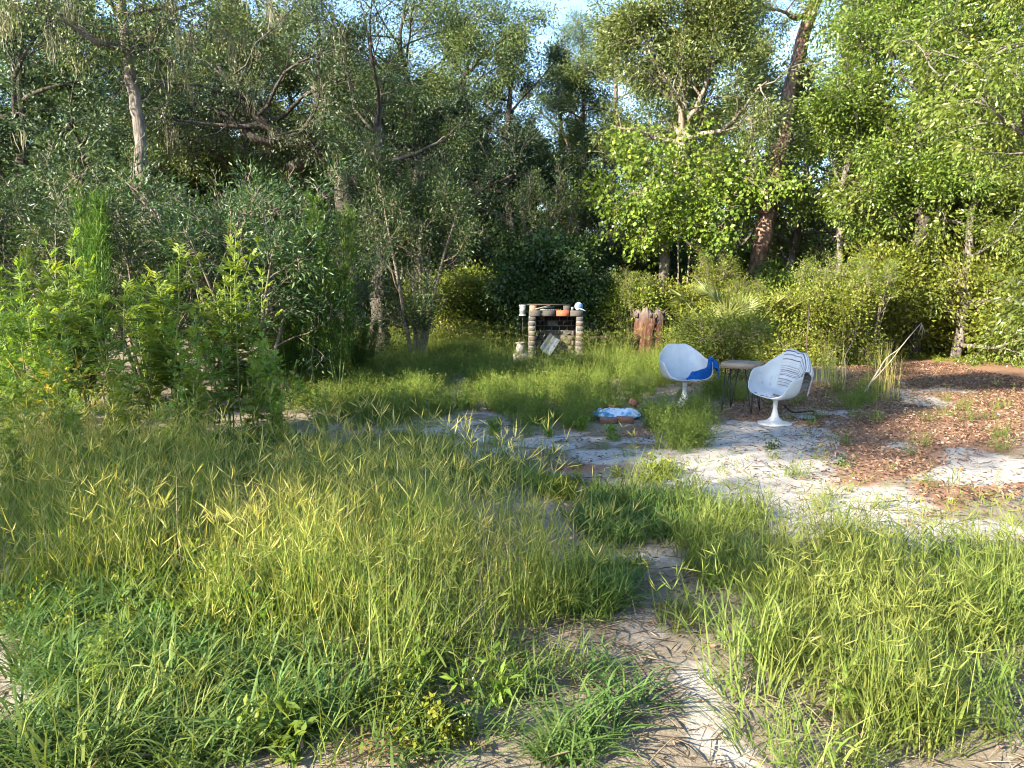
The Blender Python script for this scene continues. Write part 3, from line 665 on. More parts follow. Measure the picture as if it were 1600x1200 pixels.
for u, d, s_, lab in [(1165, 17.6, .5, 'thin upright sprigs over the bright shrub below the leaning pine'), (1275, 16.6, .62, 'upright leafy sprigs just beyond the thin stake'), (1355, 15.8, .6, 'upright sprigs behind the forked pale branch'), (1110, 18.4, .66, 'upright leafy sprigs behind the stump and palmetto'), (990, 18.6, .55, 'pale sprigs standing between the vine mound and stump')]:
    shrub(sprig, u, d, u, (s_ * 1.2, s_ * 1.2, s_), lab, 'bright')
shrub(bushy, 1500, 17.9, 2, (1.1, 1.1, 1.1), 'bright shrub hiding the trunk of the small bushy oak')
shrub(bushy2, 1572, 16.6, 3, (1.3, 1.3, 1.6), 'leafy shrub at the end of the leaf litter, under hanging boughs')
shrub(bushy, 1425, 19.4, 4, (1.3, 1.3, 1.9), 'tall bright shrub rising between the dark stub and the young oak')
shrub(bushy, 1520, 20.2, 5, (1.4, 1.4, 2.3), 'tallest bright shrub, beneath the low bushy oak')
for i in range(64):
    u = -250 + (i % 32) * 66 + rng.uniform(-30, 30); d = rng.uniform(24, 29) if i < 32 else rng.uniform(32, 40)
    shrub([myrtle, bushy][i % 2], u, d, i, (1.35, 1.35, [.8, 1.7][i % 2] * (1 if i < 32 else 1.5)) , 'dim shrub on the dark floor of the wood', 'vine' if i % 2 else None, 'shrubs on the floor of the wood')
# ------------------------------------------------------------------ palmettos
def palmetto(seed, nfr=9, L=.9):
    r_ = np.random.default_rng(seed); root = empty('palmetto_plant')
    for i in range(nfr):
        g = Geo(); a = i * 2.4 + r_.uniform(-.3, .3); el = r_.uniform(.65, 1.35); pl = r_.uniform(.8, 1.35)
        d = np.array((math.cos(a) * math.cos(el), math.sin(a) * math.cos(el), math.sin(el)))
        hub = d * pl; g.tube([(0, 0, 0), hub * .5 + np.array((0, 0, .03)), hub], [.012, .01, .008], 5)
        side = nrm(np.cross(d, (0, 0, 1.))); upv = np.cross(side, d); fan = nrm(d * .8 - upv * .25)
        k = 22; th = np.linspace(-1.9, 1.9, k)
        dirs = np.cos(th)[:, None] * fan + np.sin(th)[:, None] * side + upv * .12
        ln = L * (.6 + .4 * np.cos(th * .6)) * r_.uniform(.9, 1.05, k) * .62
        g.leaves(np.repeat(hub[None], k, 0), dirs, np.repeat(upv[None], k, 0) + r_.normal(0, .25, (k, 3)), ln, np.full(k, .035), .3, r_.uniform(.3, .9, k))
        link('frond', g.mesh('frond', LM['palmetto']), root)
    return root
pal = palmetto(3, 10, .72)
place(pal, at(1142, 16.3), 'palmetto with pale fan fronds catching sun, below the leaning pine', 'palmetto', sc=1.2)
for u, d, s, lab in [(1052, 18.6, 1.0, 'palmetto at the foot of the pale trunk'), (1228, 17.8, 1.05, 'shaded palmetto just past the foot of the leaning pine'), (1270, 18.8, 1.1, 'small palmetto between the leaning pine and the young oak')]:
    x, y = at(u, d); copy_tree(pal, (x, y, 0), u, s, lab)

# ------------------------------------------------------------------ tall weeds at the left
def tall_weed(seed, h=2.0, nst=3, yellow=False):
    """several stems with divided leaves: stem and foliage meshes"""
    r_ = np.random.default_rng(seed); gs = Geo(); gl = Geo()
    for s_ in range(nst):
        hh = h * (1 if s_ == 0 else r_.uniform(.55, .9)); a = r_.uniform(0, 6.28)
        w = walk(r_, (r_.normal(0, .06), r_.normal(0, .06), -.03), (math.cos(a) * .12, math.sin(a) * .12, 1), hh, 9, .035, .05)
        gs.tube(w, np.linspace(.009, .003, 10), 5, tint=.6)
        axes = [(w, .18, 1.0)]
        for bi in range(5):
            k = r_.integers(2, 8); a2 = r_.uniform(0, 6.28)
            w2 = walk(r_, w[k], (math.cos(a2) * .7, math.sin(a2) * .7, .7), hh * r_.uniform(.12, .25), 4, .08, .12)
            gs.tube(w2, np.linspace(.005, .002, 5), 4, tint=.6); axes.append((w2, .1, .8))
        for ax, t0, ls in axes:
            nlf = 26 if ax is w else 8
            for i in range(nlf):
                t = t0 + (1 - t0) * (i + r_.random()) / nlf; kk = min(int(t * (len(ax) - 1)), len(ax) - 2)
                p = ax[kk] + (ax[kk + 1] - ax[kk]) * (t * (len(ax) - 1) - kk)
                az_ = i * 1.62 + r_.normal(0, .3); el = .15 + .9 * t ** 2 + r_.normal(0, .15)
                L = ls * r_.uniform(.12, .23) * (1.15 - .45 * t)
                d = np.array((math.cos(az_) * math.cos(el), math.sin(az_) * math.cos(el), math.sin(el)))
                sd = nrm(np.cross(d, (0, 0, 1.))); u_ = np.cross(sd, d)
                pos = np.array([.0, .3, .3, .5, .5, .7, .7]); sg = np.array([0, 1, -1, 1, -1, 1, -1])
                bb = p + d[None] * (pos * L)[:, None]
                dd = d[None] * np.where(sg == 0, 1, .75)[:, None] + sd[None] * (sg * .75)[:, None] - u_[None] * .15
                ln = L * np.where(sg == 0, 1.0, .55 - .25 * (pos - .3))
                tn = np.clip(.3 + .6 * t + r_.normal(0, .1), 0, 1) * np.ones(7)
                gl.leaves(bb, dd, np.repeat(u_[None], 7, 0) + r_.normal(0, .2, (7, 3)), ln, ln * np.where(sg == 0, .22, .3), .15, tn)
    root = empty('tall_weed')
    link('stem', gs.mesh('stem', STEM), root)
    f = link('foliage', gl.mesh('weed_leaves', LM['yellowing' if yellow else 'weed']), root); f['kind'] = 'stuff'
    return root
weeds = [tall_weed(61, 2.05, 4), tall_weed(62, 1.7, 3), tall_weed(63, 2.1, 5)]
WP = [(365, 8.3, 2, 1.0, 'tallest leafy weed, several lit stems in front of the twiggy grey shrub'), (290, 8.0, 1, 1.15, 'slim tall weed just beside the tallest leafy weed'), (400, 8.6, 0, .95, 'tall weed with sparse top nearest the open grass'), (80, 8.4, 0, 1.0, 'tall bright green weed in front of the silvery shrub'),
      (165, 7.4, 1, 1.05, 'leafy weed with a lit tip between two tall weed clumps'), (40, 7.0, 1, .95, 'bright weed with spreading pointed leaves at the outer edge'), (115, 8.8, 2, .93, 'dense tall weed behind the leafy weed with a lit tip'), (10, 8.6, 2, .9, 'tall weed farthest along the weedy bank'),
      (225, 7.9, 1, .8, 'short shaded weed between the slim tall weed and the lit tip'), (330, 7.6, 1, .75, 'short leafy weed at the foot of the tallest one'), (430, 8.2, 1, .6, 'low leafy weed at the end of the weedy bank'), (60, 6.2, 1, .6, 'lit leafy weed standing in the tall grass'), (260, 6.3, 1, .45, 'small weed poking through the grass seed heads'), (440, 6.9, 0, .42, 'small shaded weed at the back of the tall grass'),
      (500, 7.4, 1, .42, 'small weed beside the sandy strip behind the tall grass'), (140, 5.6, 1, .5, 'leafy weed lit at the edge of the low ground cover'), (30, 5.2, 0, .42, 'leafy weed over the yellow-green ground cover'), (150, 2.75, 1, .2, 'weed seedling nearest the camera on bare ground'), (330, 3.4, 1, .24, 'weed seedling in the short lush grass')]
_r = np.random.default_rng(404)
for i_, (u_, d_) in enumerate([(15, 7.6), (70, 7.4), (125, 7.7), (200, 7.2), (255, 7.5), (310, 7.0), (350, 7.9), (395, 7.5), (60, 9.2), (190, 8.6), (300, 8.9), (430, 7.6), (20, 6.4), (105, 6.5), (180, 6.4)]):
    if i_ in (1, 2, 4, 6, 9, 10): continue
    WP.append((u_, d_, int(_r.integers(0, 3)), float(_r.uniform(.48, .85)) * (.8 if d_ < 6.6 else 1), ['leafy weed filling the outer edge of the weedy bank', 'leafy weed before the tall bright green weed', 'mid-height weed between the lit tip and the tall bright weed', 'mid-height weed just past the yellowed dry vine', 'leafy weed in front of the slim tall weed', 'leafy weed at the near foot of the tallest clump', 'leafy weed tucked inside the tallest clump', 'leafy weed below the sparse-topped tall weed', 'shaded weed behind the tall bright green weed', 'shaded weed under the feathery plume', 'shaded weed behind the slim tall weed', 'last leafy weed before the open grass', 'leafy weed half sunk in the tall grass at the outer edge', 'leafy weed half sunk in the tall grass below the withered weed', 'leafy weed half sunk in the tall grass below the dry vine'][i_]))
first = set()
for i, (u, d, k, s, lab) in enumerate(WP):
    x, y = at(u, d)
    if k not in first:
        place(weeds[k], (x, y), lab, 'weed', rz=i, sc=s * 1.06); first.add(k)
    else:
        c = copy_tree(weeds[k], (x, y, float(gz(x, y))), i * 1.3, s * 1.06, lab); c['category'] = 'weed'
yw = tall_weed(66, .95, 1, True)
place(yw, at(95, 7.6), 'withered weed with golden yellow leaves among the green ones', 'weed')
# dry vine on the weed
def dry_vine():
    r_ = np.random.default_rng(8); g = Geo()
    for i in range(5):
        w = walk(r_, (r_.normal(0, .1), r_.normal(0, .1), 0), (0, 0, 1), 1.2, 12, .35, .25); g.tube(w, .004, 4)
        k = 26; bi = r_.integers(1, 12, k); g.leaves(w[bi] + r_.normal(0, .03, (k, 3)), r_.normal(0, 1, (k, 3)), r_.normal(0, 1, (k, 3)), r_.uniform(.03, .07, k), r_.uniform(.02, .04, k), .2, r_.random(k))
    x, y = at(150, 7.1); o = link('dry_vine', g.mesh('dry_vine', LM['yellowing']), None, (x, y, 0)); tag(o, 'dry yellowed vine climbing the leafy weed with a lit tip', 'vine')
dry_vine()
# feathery dog fennel
def fennel(seed, h=2.6, nst=5, spread=.5):
    r_ = np.random.default_rng(seed); gs = Geo(); gl = Geo()
    for s_ in range(nst):
        a = r_.uniform(0, 6.28); hh = h * r_.uniform(.7, 1)
        w = walk(r_, (r_.normal(0, .1), r_.normal(0, .1), -.03), (math.cos(a) * spread * .35, math.sin(a) * spread * .35, 1), hh, 8, .03, .05)
        gs.tube(w, np.linspace(.01, .003, 9), 5)
        n = 44
        for i in range(n):
            t = .15 + .85 * (i + r_.random()) / n; kk = min(int(t * 8), 7); p = w[kk] + (w[kk + 1] - w[kk]) * (t * 8 - kk)
            az_ = i * 2.4; bl = hh * .17 * (1.15 - t) + .06
            br = walk(r_, p, (math.cos(az_) * .6, math.sin(az_) * .6, .85), bl, 4, .08, .15)
            k = 26; q = r_.uniform(0, 3.99, k); qi = q.astype(int); b_ = br[qi] + (br[qi + 1] - br[qi]) * (q - qi)[:, None]
            d = nrm(br[-1] - br[0])[None] + r_.normal(0, .55, (k, 3)); d[:, 2] += .25
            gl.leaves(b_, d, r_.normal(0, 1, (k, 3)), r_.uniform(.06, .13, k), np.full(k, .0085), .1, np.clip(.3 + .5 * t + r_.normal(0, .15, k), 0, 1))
    root = empty('dog_fennel'); link('stem', gs.mesh('stem', STEM), root)
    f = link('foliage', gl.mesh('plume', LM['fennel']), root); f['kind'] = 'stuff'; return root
fen = [fennel(71), fennel(72, 2.3, 7, .7)]
FP = [(150, 9.6, 0, 1.22, 'feathery dog fennel plume rising between the two silvery shrubs'), (527, 10.9, 0, 1.2, 'bright feathery dog fennel with a pointed top before the dark live oak'), (450, 11.2, 1, .9, 'bushy dog fennel at the end of the row of shrubs'), (250, 9.6, 1, .85, 'bushy feathery dog fennel behind the slim tall weed'), (20, 9.6, 1, .95, 'feathery dog fennel at the outer edge of the weedy bank'), (490, 12.0, 1, .8, 'shaded dog fennel close below the pointed bright one'), (130, 9.4, 1, .75, 'low dog fennel in shade behind the dense tall weed'), (560, 12.4, 1, .62, 'low dog fennel nearest to the open shrub with arching twigs')]
ff = set()
for i, (u, d, k, s, lab) in enumerate(FP):
    x, y = at(u, d)
    if k not in ff: place(fen[k], (x, y), lab, 'dog fennel', rz=i, sc=s); ff.add(k)
    else: copy_tree(fen[k], (x, y, 0), i * 1.1, s, lab)

# ------------------------------------------------------------------ grass and low weeds (uncountable): instanced clumps
PROTO = {}
def proto(kind, meshes):
    c = bpy.data.collections.new(kind)
    for i, me in enumerate(meshes):
        o = bpy.data.objects.new(f'{kind}_clump', me); c.objects.link(o)
    PROTO[kind] = c
def disc(r_, n, R0):
    a = r_.uniform(0, 6.28, n); r = R0 * np.sqrt(r_.random(n)); return np.stack([r * np.cos(a), r * np.sin(a), np.zeros(n) - .01], -1)
def seed_grass(seed, n=26, h=.72):
    r_ = np.random.default_rng(seed); g = Geo(); n = int(n * r_.uniform(.6, 1.3)); h = h * r_.uniform(.75, 1.15)
    root = disc(r_, n, .17); az = r_.uniform(0, 6.28, n); L = h * r_.uniform(.55, 1.05, n); L[:3] *= 1.22
    tip = g.blades(root, az, L, np.full(n, .0036), r_.uniform(.03, .42, n), np.where(r_.random(n) < .2, r_.uniform(.3, .7, n), r_.uniform(0, .2, n)), 5, r_.uniform(.2, .8, n))
    for i in range(n):
        if r_.random() < .3: continue
        k = r_.integers(2, 5); b = np.repeat(tip[i][None], k, 0) + np.array((0, 0, -.012)) * r_.random((k, 1))
        d = r_.normal(0, .55, (k, 3)); d[:, 2] = r_.uniform(.35, 1.0, k); d += .3 * np.array((math.cos(az[i]), math.sin(az[i]), 0))
        g.leaves(b, d, r_.normal(0, 1, (k, 3)), r_.uniform(.06, .13, k), np.full(k, .0022), .1, r_.uniform(.7, 1, k))
    m = 34; root = disc(r_, m, .18)
    g.blades(root, r_.uniform(0, 6.28, m), r_.uniform(.18, .42, m), r_.uniform(.005, .009, m), r_.uniform(.1, .6, m), r_.uniform(.1, .6, m), 4, r_.uniform(0, .5, m))
    # leaves up the culms
    m = 26; r2 = disc(r_, m, .14); r2[:, 2] = r_.uniform(.08, .4, m)
    g.blades(r2, r_.uniform(0, 6.28, m), r_.uniform(.07, .16, m), r_.uniform(.004, .007, m), r_.uniform(.3, .8, m), r_.uniform(.1, .6, m), 3, r_.uniform(.1, .6, m))
    return g.mesh('seed_grass', LM['straw'])
def lush_grass(seed, n=46, h=.26, w=.0105):
    r_ = np.random.default_rng(seed); g = Geo()
    g.blades(disc(r_, n, .11), r_.uniform(0, 6.28, n), h * r_.uniform(.5, 1.25, n), w * r_.uniform(.6, 1.2, n), r_.uniform(.15, .75, n), r_.uniform(.15, .8, n), 5, np.clip(r_.normal(.5, .2, n), 0, .95))
    m = n // 2; b = disc(r_, m, .13); b[:, 2] = r_.uniform(.03, h * .5, m)
    g.blades(b, r_.uniform(0, 6.28, m), h * r_.uniform(.3, .6, m), w * r_.uniform(.6, 1, m), r_.uniform(.3, .9, m), r_.uniform(.2, .7, m), 4, np.clip(r_.normal(.55, .2, m), 0, .95))
    return g.mesh('lush_grass', LM['lush'])
def mixed_grass(seed, n=48, h=.36):
    r_ = np.random.default_rng(seed); g = Geo()
    g.blades(disc(r_, n, .14), r_.uniform(0, 6.28, n), h * r_.uniform(.45, 1.2, n), r_.uniform(.004, .0085, n), r_.uniform(.1, .6, n), r_.uniform(.1, .6, n), 4, np.clip(r_.normal(.5, .22, n), 0, 1))
    m = n // 2; b = disc(r_, m, .15); b[:, 2] = r_.uniform(.03, h * .6, m)
    g.blades(b, r_.uniform(0, 6.28, m), r_.uniform(.06, .14, m), r_.uniform(.006, .012, m), r_.uniform(.3, .9, m), r_.uniform(.1, .7, m), 3, np.clip(r_.normal(.55, .22, m), 0, 1))
    k = 5; tip = g.blades(disc(r_, k, .12), r_.uniform(0, 6.28, k), h * r_.uniform(1.1, 1.5, k), np.full(k, .0032), r_.uniform(.1, .45, k), r_.uniform(0, .3, k), 5, r_.uniform(.7, .95, k))
    for i in range(k):
        q = 4; d = r_.normal(0, .6, (q, 3)); d[:, 2] = r_.uniform(.2, .9, q)
        g.leaves(np.repeat(tip[i][None], q, 0), d, r_.normal(0, 1, (q, 3)), r_.uniform(.05, .09, q), np.full(q, .004), .1, r_.uniform(.8, 1, q))
    return g.mesh('mixed_grass', LM['grass'])
def leafy_clump(seed, h, nst, nlf, L, W, spread, mat, drop=.0):
    r_ = np.random.default_rng(seed); g = Geo()
    for i in range(nst):
        a = r_.uniform(0, 6.28); w = walk(r_, (r_.normal(0, spread * .25), r_.normal(0, spread * .25), -.01), (math.cos(a) * spread, math.sin(a) * spread, h), h * r_.uniform(.6, 1.1), 5, .14, .06)
        g.tube(w, np.linspace(.003, .0015, 6), 3, cap=False, tint=.8)
        q = r_.uniform(.4, 4.99, nlf); qi = q.astype(int); b = w[qi] + (w[qi + 1] - w[qi]) * (q - qi)[:, None] + r_.normal(0, h * .07, (nlf, 3))
        d = r_.normal(0, .8, (nlf, 3)); d[:, 2] += .45 - drop; n = r_.normal(0, .6, (nlf, 3)); n[:, 2] += .8
        b[:, 2] = np.maximum(b[:, 2], .01)
        g.leaves(b, d, n, L * r_.uniform(.6, 1.3, nlf), W * r_.uniform(.7, 1.2, nlf), .12, np.clip(r_.normal(.5, .22, nlf), 0, 1))
    return g.mesh('leafy_clump', mat)
proto('seed_grass', [seed_grass(s) for s in range(100, 109)])
def dead_grass(seed, n=16, h=.6):
    q_ = np.random.default_rng(seed); g = Geo(); m = q_.random(n) < .5
    g.blades(disc(q_, n, .16), q_.uniform(0, 6.28, n), h * q_.uniform(.4, 1.1, n), q_.uniform(.0025, .006, n), q_.uniform(.1, .8, n), q_.uniform(.1, .8, n), 5, q_.uniform(.2, 1, n))
    return g.mesh('dead_grass', LM['thatch'])
proto('dead_grass', [dead_grass(s) for s in range(170, 174)])
proto('lush_grass', [lush_grass(s) for s in range(110, 116)])
proto('mixed_grass', [mixed_grass(s) for s in range(120, 126)])
proto('long_grass', [mixed_grass(s, 60, .5) for s in range(126, 129)])
proto('fine_weed', [leafy_clump(s, .42, 16, 50, .03, .007, .22, LM['fine_weed']) for s in range(130, 134)])
proto('ground_cover', [leafy_clump(s, .13, 14, 24, .02, .011, .13, LM['cover']) for s in range(140, 143)])
proto('small_weed', [leafy_clump(s, .24, 5, 26, .055, .02, .1, LM['weed']) for s in range(160, 163)])
proto('creeper', [leafy_clump(s, .16, 7, 12, .04, .022, .15, LM['vine']) for s in range(150, 152)])

def scatter(name, kind, pts, scl, label, cat, seed=0, tilt=.12):
    r_ = np.random.default_rng(seed); n = len(pts)
    me = bpy.data.meshes.new(name); me.vertices.add(n); me.vertices.foreach_set('co', np.asarray(pts, np.float32).ravel())
    rot = np.stack([r_.normal(0, tilt, n), r_.normal(0, tilt, n), r_.uniform(0, 6.28, n)], -1).astype(np.float32)
    a = me.attributes.new('rot', 'FLOAT_VECTOR', 'POINT'); a.data.foreach_set('vector', rot.ravel())
    a = me.attributes.new('scl', 'FLOAT', 'POINT'); a.data.foreach_set('value', np.asarray(scl, np.float32))
    o = link(name, me)
    ng = bpy.data.node_groups.new(name, 'GeometryNodeTree')
    ng.interface.new_socket('Geometry', in_out='INPUT', socket_type='NodeSocketGeometry'); ng.interface.new_socket('Geometry', in_out='OUTPUT', socket_type='NodeSocketGeometry')
    ni = ng.nodes.new('NodeGroupInput'); no = ng.nodes.new('NodeGroupOutput'); ci = ng.nodes.new('GeometryNodeCollectionInfo'); ip = ng.nodes.new('GeometryNodeInstanceOnPoints')
    ci.inputs[0].default_value = PROTO[kind]; ci.inputs['Separate Children'].default_value = True; ci.inputs['Reset Children'].default_value = True
    ar = ng.nodes.new('GeometryNodeInputNamedAttribute'); ar.data_type = 'FLOAT_VECTOR'; ar.inputs[0].default_value = 'rot'
    as_ = ng.nodes.new('GeometryNodeInputNamedAttribute'); as_.data_type = 'FLOAT'; as_.inputs[0].default_value = 'scl'
    ri = ng.nodes.new('FunctionNodeRandomValue'); ri.data_type = 'INT'; ri.inputs['Min'].default_value = 0; ri.inputs['Max'].default_value = 50; ri.inputs['Seed'].default_value = seed
    l = ng.links
    l.new(ni.outputs[0], ip.inputs['Points']); l.new(ci.outputs[0], ip.inputs['Instance']); ip.inputs['Pick Instance'].default_value = True
    ro = [s for s in ri.outputs if s.type == 'INT' and s.enabled][0]
    l.new(ro, ip.inputs['Instance Index'])
    l.new(ar.outputs[0], ip.inputs['Rotation']); l.new(as_.outputs[0], ip.inputs['Scale'])
    l.new(ip.outputs[0], no.inputs[0])
    md = o.modifiers.new('scatter', 'NODES'); md.node_group = ng
    tag(o, label, cat, kind='stuff'); return o
def sow(seed, lst, dens, xr, yr, avoid=None, power=1.0):
    """random ground points whose density (per square metre) follows the ellipses"""
    r_ = np.random.default_rng(seed); n = int(dens * (xr[1] - xr[0]) * (yr[1] - yr[0]))
    x = r_.uniform(*xr, n); y = r_.uniform(*yr, n); z = gz(x, y); u, v = proj(x, y, z)
    m = ell(u + 40 * (fbm(x, y, .8, seed) - .5), v + 16 * (fbm(x, y, .8, seed + 1) - .5), lst) ** power
    if avoid: m = m * (1 - np.clip(ell(u, v, avoid), 0, 1))
    m = m * np.clip(2.4 * fbm(x, y, .6, seed + 5) - .3, .15, 1)
    k = r_.random(n) < m
    return np.stack([x, y, z - .01], -1)[k]
SUBJ = [(1205, 665, 40, 16, 1), (1066, 640, 30, 20, 1), (960, 660, 50, 22, 1), (870, 568, 60, 14, 1)]
PATH = [(1090, 1130, 70, 110, .9), (1010, 985, 45, 50, .9), (1040, 885, 70, 16, .8), (1600, 1160, 55, 60, 1), (10, 1080, 45, 100, .8)]
TALL = [(560, 905, 340, 120, 1), (230, 860, 260, 80, .9), (80, 800, 150, 70, .9), (800, 930, 150, 90, .9), (600, 1010, 250, 70, .7), (180, 760, 220, 40, .8), (480, 800, 200, 50, .8)]
p = sow(201, TALL, 30, (-5.5, 2.0), (2.8, 8.2), PATH); r_ = np.random.default_rng(1)
scatter('tall_seed_grass', 'seed_grass', p, r_.uniform(.75, 1.2, len(p)) * (.72 + .56 * fbm(p[:, 0], p[:, 1], .9, 71)), 'tall yellow-green grass with spiky seed heads in the middle of the clearing edge', 'grass', 1)
p = sow(210, TALL, 9, (-5.5, 2.0), (2.8, 8.2), PATH); scatter('dead_grass', 'dead_grass', p, r_.uniform(.6, 1.05, len(p)), 'bent dead tan stalks standing among the tall seed grass', 'grass', 12, .35)
p = sow(202, [(860, 1150, 150, 90, 1), (300, 1185, 450, 70, .9), (750, 1180, 200, 60, .8), (250, 1100, 330, 130, 1), (620, 1110, 330, 110, .9), (100, 980, 150, 60, .7), (880, 1100, 130, 120, .9), (1000, 815, 110, 42, 1), (450, 730, 160, 40, .9), (300, 720, 300, 40, .8), (930, 930, 90, 50, .6), (400, 1000, 400, 100, .7)], 60, (-5.5, 3), (1.7, 9), PATH)
scatter('lush_grass', 'lush_grass', p, r_.uniform(.7, 1.25, len(p)), 'low lush blue-green grass with broad blades around the tall seed grass', 'grass', 2)
p = sow(203, [(350, 1150, 350, 90, .4), (600, 1000, 400, 130, .45), (250, 900, 300, 90, .4), (1250, 950, 300, 130, 1), (1380, 1090, 300, 130, 1), (1130, 850, 100, 50, .9), (1560, 970, 140, 110, .9), (900, 980, 120, 100, .6), (1040, 790, 90, 40, .6), (1250, 1180, 190, 60, .8), (760, 760, 130, 40, .5), (620, 720, 120, 26, .5)], 46, (-5, 5.2), (1.7, 8.5), PATH)
scatter('mixed_grass', 'mixed_grass', p, r_.uniform(.7, 1.15, len(p)), 'knee-high mixed grass with tan tips beside the sandy path', 'grass', 3)
MID = [(590, 640, 150, 34, 1), (560, 610, 120, 26, .9), (760, 618, 190, 34, .9), (870, 645, 110, 36, 1), (1065, 672, 72, 30, 1), (960, 600, 130, 26, .8), (1000, 640, 50, 16, .5), (640, 585, 200, 18, .7), (1000, 575, 120, 18, .6), (1040, 705, 60, 14, .5), (1340, 620, 60, 20, .4), (1120, 620, 60, 18, .5)]
p = sow(204, MID, 26, (-5, 6), (6.8, 17.5), SUBJ)
scatter('fine_weeds', 'fine_weed', p, r_.uniform(.55, 1.1, len(p)), 'low fine-leaved yellow-green weeds across the middle of the clearing', 'weeds', 4)
p = sow(205, [(700, 555, 260, 26, 1), (560, 585, 160, 30, .8), (870, 590, 140, 16, .7), (980, 560, 120, 18, .8), (1120, 560, 120, 18, .5), (1330, 560, 120, 22, .5), (800, 600, 120, 20, .4)], 24, (-7, 8), (10, 22), [(870, 566, 58, 10, 1)])
scatter('long_green_grass', 'long_grass', p, r_.uniform(.7, 1.2, len(p)), 'long green grass in front of the shrubs and fireplace', 'grass', 5)
p = sow(206, [(200, 950, 260, 60, 1), (940, 885, 60, 20, 1), (870, 900, 50, 20, .6), (700, 1140, 200, 60, .6), (480, 1150, 200, 50, .5), (1500, 548, 150, 22, .45), (900, 770, 80, 24, .9), (1000, 745, 60, 20, .6), (200, 1000, 200, 40, .7)], 60, (-4, 14), (1.7, 21), PATH)
scatter('ground_cover', 'ground_cover', p, r_.uniform(.7, 1.5, len(p)), 'bright yellow-green creeping ground cover between the grass patches', 'ground cover', 6)
p = sow(207, [(1200, 760, 330, 90, .35), (1450, 720, 200, 120, .3), (950, 700, 200, 40, .5), (700, 690, 200, 40, .5), (1300, 640, 160, 40, .4), (1480, 640, 140, 60, .25), (880, 830, 100, 50, .35), (1100, 900, 100, 30, .3)], 9, (-3, 7), (5, 13), SUBJ)
scatter('sparse_grass', 'mixed_grass', p, r_.uniform(.3, .75, len(p)), 'thin scattered grass tufts growing on the open sand', 'grass', 7)
p = sow(208, [(760, 1100, 160, 60, 1), (560, 1080, 140, 50, .6), (330, 960, 200, 60, .5), (1250, 700, 100, 60, .15), (600, 700, 200, 30, .5)], 20, (-3, 4), (1.8, 9))
scatter('creeping_plants', 'creeper', p, r_.uniform(.6, 1.1, len(p)), 'dark round-leaved creeping plants at the foot of the tall grass', 'ground cover', 8)

p = sow(209, [(300, 1080, 400, 130, .6), (350, 800, 350, 120, .45), (1300, 1000, 300, 180, .35), (800, 640, 350, 60, .35), (700, 1120, 300, 80, .5)], 9, (-5, 6), (1.8, 15), PATH)
scatter('small_leafy_weeds', 'small_weed', p, r_.uniform(.5, 1.2, len(p)), 'small leafy weeds sprouting through the grass', 'weeds', 9)
# ------------------------------------------------------------------ leaf litter and sticks
def litter():
    r_ = np.random.default_rng(301); g = Geo(); n = 150000
    x = r_.uniform(-5, 9, n); y = r_.uniform(2, 16, n); z = gz(x, y); u, v = proj(x, y, z)
    lit = ell(u + 60 * (fbm(x, y, .9, 12) - .5), v + 30 * (fbm(x, y, 1.3, 11) - .5), LITTER)
    sa = ell(u + 60 * (fbm(x, y, 1.3, 11) - .5), v + 30 * (fbm(x, y, .9, 12) - .5), SAND)
    m = np.clip(lit - .6 * sa, 0, 1) * .8 + .05 + .07 * (fbm(x, y, .5, 44) > .55)
    m = m * np.where(v > 880, .25, 1); k = r_.random(n) < m; x, y, z = x[k], y[k], z[k]; n = len(x)
    z = z + .018 * ell(u[k], v[k], LITTER) + r_.uniform(.002, .022, n)
    d = r_.normal(0, 1, (n, 3)); d[:, 2] *= .3; no = r_.normal(0, .45, (n, 3)); no[:, 2] += 1
    g.leaves(np.stack([x, y, z], -1), d, no, r_.uniform(.02, .07, n), r_.uniform(.008, .026, n), .42, np.clip(r_.normal(.5, .27, n), 0, 1))
    tag(link('fallen_leaves', g.mesh('fallen_leaves', LM['dry'])), 'dry brown oak leaves littering the sand and soil', 'leaves', kind='stuff')
    g = Geo(); n = 60000
    x = r_.uniform(-5, 6, n); y = 1.8 + 9 * r_.random(n) ** 1.6; k = r_.random(n) < np.clip(2.6 * fbm(x, y, .7, 61) - .55, .06, 1) * np.where(y > 4.6, .3, 1); x, y = x[k], y[k]; n = len(x)
    d = r_.normal(0, 1, (n, 3)); d[:, 2] = r_.normal(.05, .18, n); no = r_.normal(0, .3, (n, 3)); no[:, 2] += 1
    g.leaves(np.stack([x, y, gz(x, y) + r_.uniform(.002, .03, n)], -1), d, no, r_.uniform(.05, .2, n), r_.uniform(.002, .005, n), .2, r_.uniform(.3, 1, n))
    tag(link('dead_grass_thatch', g.mesh('dead_grass_thatch', LM['thatch'])), 'dead straw and thatch lying on the ground between grass tufts', 'thatch', kind='stuff')
    g = Geo()
    for i in range(420):
        x0 = r_.uniform(-3, 6.5); y0 = r_.uniform(2, 11); a = r_.uniform(0, 6.28); L = r_.gamma(2, .1)
        w = walk(r_, (x0, y0, 0), (math.cos(a), math.sin(a), 0), L, 4, .15, 0); w[:, 2] = gz(w[:, 0], w[:, 1]) + .006
        g.tube(w, np.linspace(.006, .002, 5) * r_.uniform(.4, 1.2), 4)
    tag(link('fallen_twigs', g.mesh('fallen_twigs', TWIG)), 'small grey broken twigs strewn over the sand', 'twigs', kind='stuff')
litter()

